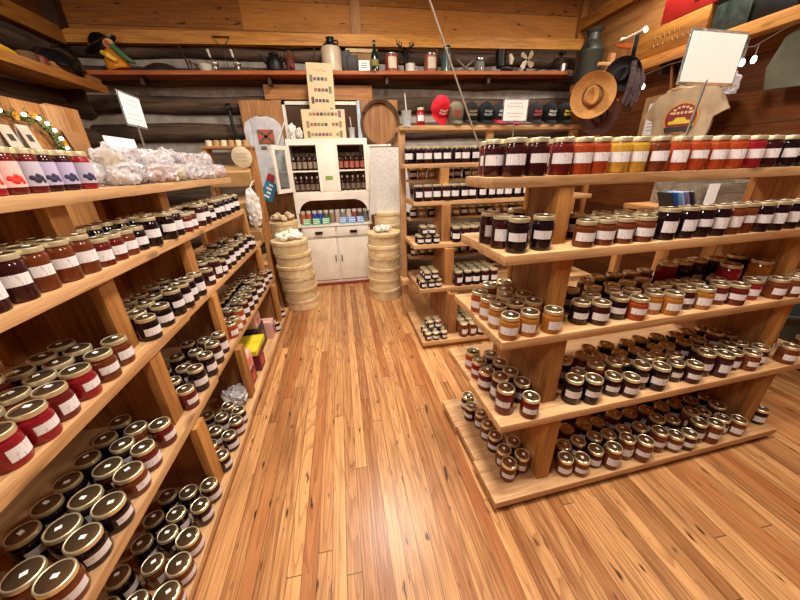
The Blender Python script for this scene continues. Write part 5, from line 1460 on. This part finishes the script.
t = thing('wooden_paddle', 'thin wooden paddle hanging from the right wall shelf', 'paddle', (3.50,3.20,2.15), (rad(-16),0,0)); obj('handle', boxbm(-.008,.008,-.010,.010,.20,.46,0,.002), 'brown_z', t); obj('blade', boxbm(-.009,.009,-.035,.035,-.05,.199,0,.004), 'brown_z', t)
t = thing('light_string', 'string of small white bulbs under the right wall shelf', 'lights', (3.42,3.1,2.52)); b = B(); add_tube(b, [(0,1.0,.10),(0,.6,.02),(0,.2,.06),(0,-.3,.05),(0,-.55,0),(0,-.8,.09)], .003, 6); obj('cord', b, flat('cord_grey','#8a8478'), t)
for y, z in ((.60,-.05),(.44,-.10),(-.50,-.12),(-.58,-.12)):
    b = B(); add_lathe(b, [(.004,.05),(.012,.045),(.018,.02),(.010,.0)][::-1], 12); xform(b, Matrix.Translation((0,y,z))); obj('bulb', b, 'bulb', t)
    b = B(); add_tube(b, [(0,y,z+.05),(0,y,.02 if y > 0 else .005)], .003, 5); obj('bulb_wire', b, flat('cord_grey','#8a8478'), t)
b = B(); out2 = [(-.05,.0),(-.13,-.06),(-.19,-.24),(-.16,-.40),(.14,-.42),(.19,-.22),(.12,-.05),(.05,0)]
t = shirt('hanging_garment', 'grey-green garment hanging at the far right under the wall shelf', 'garment', out2, .07, flat('olive_grey','#5d5c4c',.85), (3.54,2.28,2.60), (0,0,rad(-90)), 5)
t = thing('framed_print', 'grey framed print with white edge low at the far right', 'frame', (3.69,2.02,1.80), (0,0,rad(-90))); b = B()
for q in ((-.16,-.13,0,.26),(.13,.16,0,.26),(-.13,.13,.23,.26),(-.13,.13,0,.03)): add_box(b, q[0], q[1], -.015, .015, q[2], q[3])
obj('frame', b, 'paper', t); obj('print', boxbm(-.129,.129,-.004,.004,.031,.229), flat('print_grey','#6a6a66'), t)
# table with a produce bin and books behind the right-hand stand
tb = thing('table', 'rough wooden table behind the right-hand stand', 'table', (3.08,2.28,0)); obj('table_top', boxbm(-.55,.60,-.24,.24,1.30,1.34,0,.004), 'brown_x', tb)
for x in (-.51,.56):
    for y in (-.21,.21): obj('leg', boxbm(x-.03,x+.03,y-.03,y+.03,0,1.299,0,.003), 'brown_z', tb)
t = thing('produce_bin', 'long weathered grey wooden bin on the table behind the right-hand stand', 'bin', (3.22,2.30,1.341)); b = B()
for y in (-.20,.185): add_box(b, -.44,.44,y,y+.015,0,.17)
for x in (-.44,.425): add_box(b, x,x+.015,-.184,.184,0,.17)
add_box(b, -.424,.424,-.184,.184,0,.012); obj('bin', b, wood('weathered_grey', 0, '#6a5c4e', '#a39382'), t)
for i, (c, n) in enumerate((('#23262b','black'),('#2f5a9a','blue'),('#7fa3c8','pale blue'),('#7a6a8a','mauve'),('#2a2a33','navy'))):
    t = thing('booklet', '%s booklet leaning in the row beside the grey bin' % n, 'book', (2.56+.05*i,2.14,1.342), (0,rad(-28),0), 'booklets beside the grey bin'); obj('cover', boxbm(0,.012,-.05,.07,.0,.13,0,.001), flat('book_'+c, c, .4), t); obj('pages', boxbm(.0005,.0115,-.0495,.0712,.0005,.1295), 'paper', t)
tag(obj('price_card', boxbm(-.05,.05,-.002,.002,0,.17), 'paper', None, (2.86,2.07,1.342)), 'white card standing in front of the long grey bin', 'card')
t = thing('storage_tub', 'dark grey-green tub on the floor at the far right', 'tub', (3.40,1.74,0)); b = B(); add_lathe(b, [(.19,0),(.20,.01),(.24,.55),(.26,.56),(.26,.58),(.235,.58),(.19,.04),(.01,.04)], 30); obj('tub', b, flat('tub_green','#3a4440',.5), t)
b = B(); add_tube(b, [(-.25,0,.52),(-.27,-.1,.46),(-.27,.1,.46),(-.25,.02,.52)], .008, 6); obj('handle', b, 'iron', t)
# cord from the ceiling
b = B(); A0 = V(1.405,3.082,1.705); A1 = V(-.43,1.62,4.195); add_tube(b, [A0.lerp(A1, k/10)+V(0,0,-.02*math.sin(PI*k/10)) for k in range(11)], .0065, 8)
tag(obj('rope', b, flat('rope_pale','#b3a99a',.8), None), 'pale rope running from the ceiling down to the rear stand', 'rope')
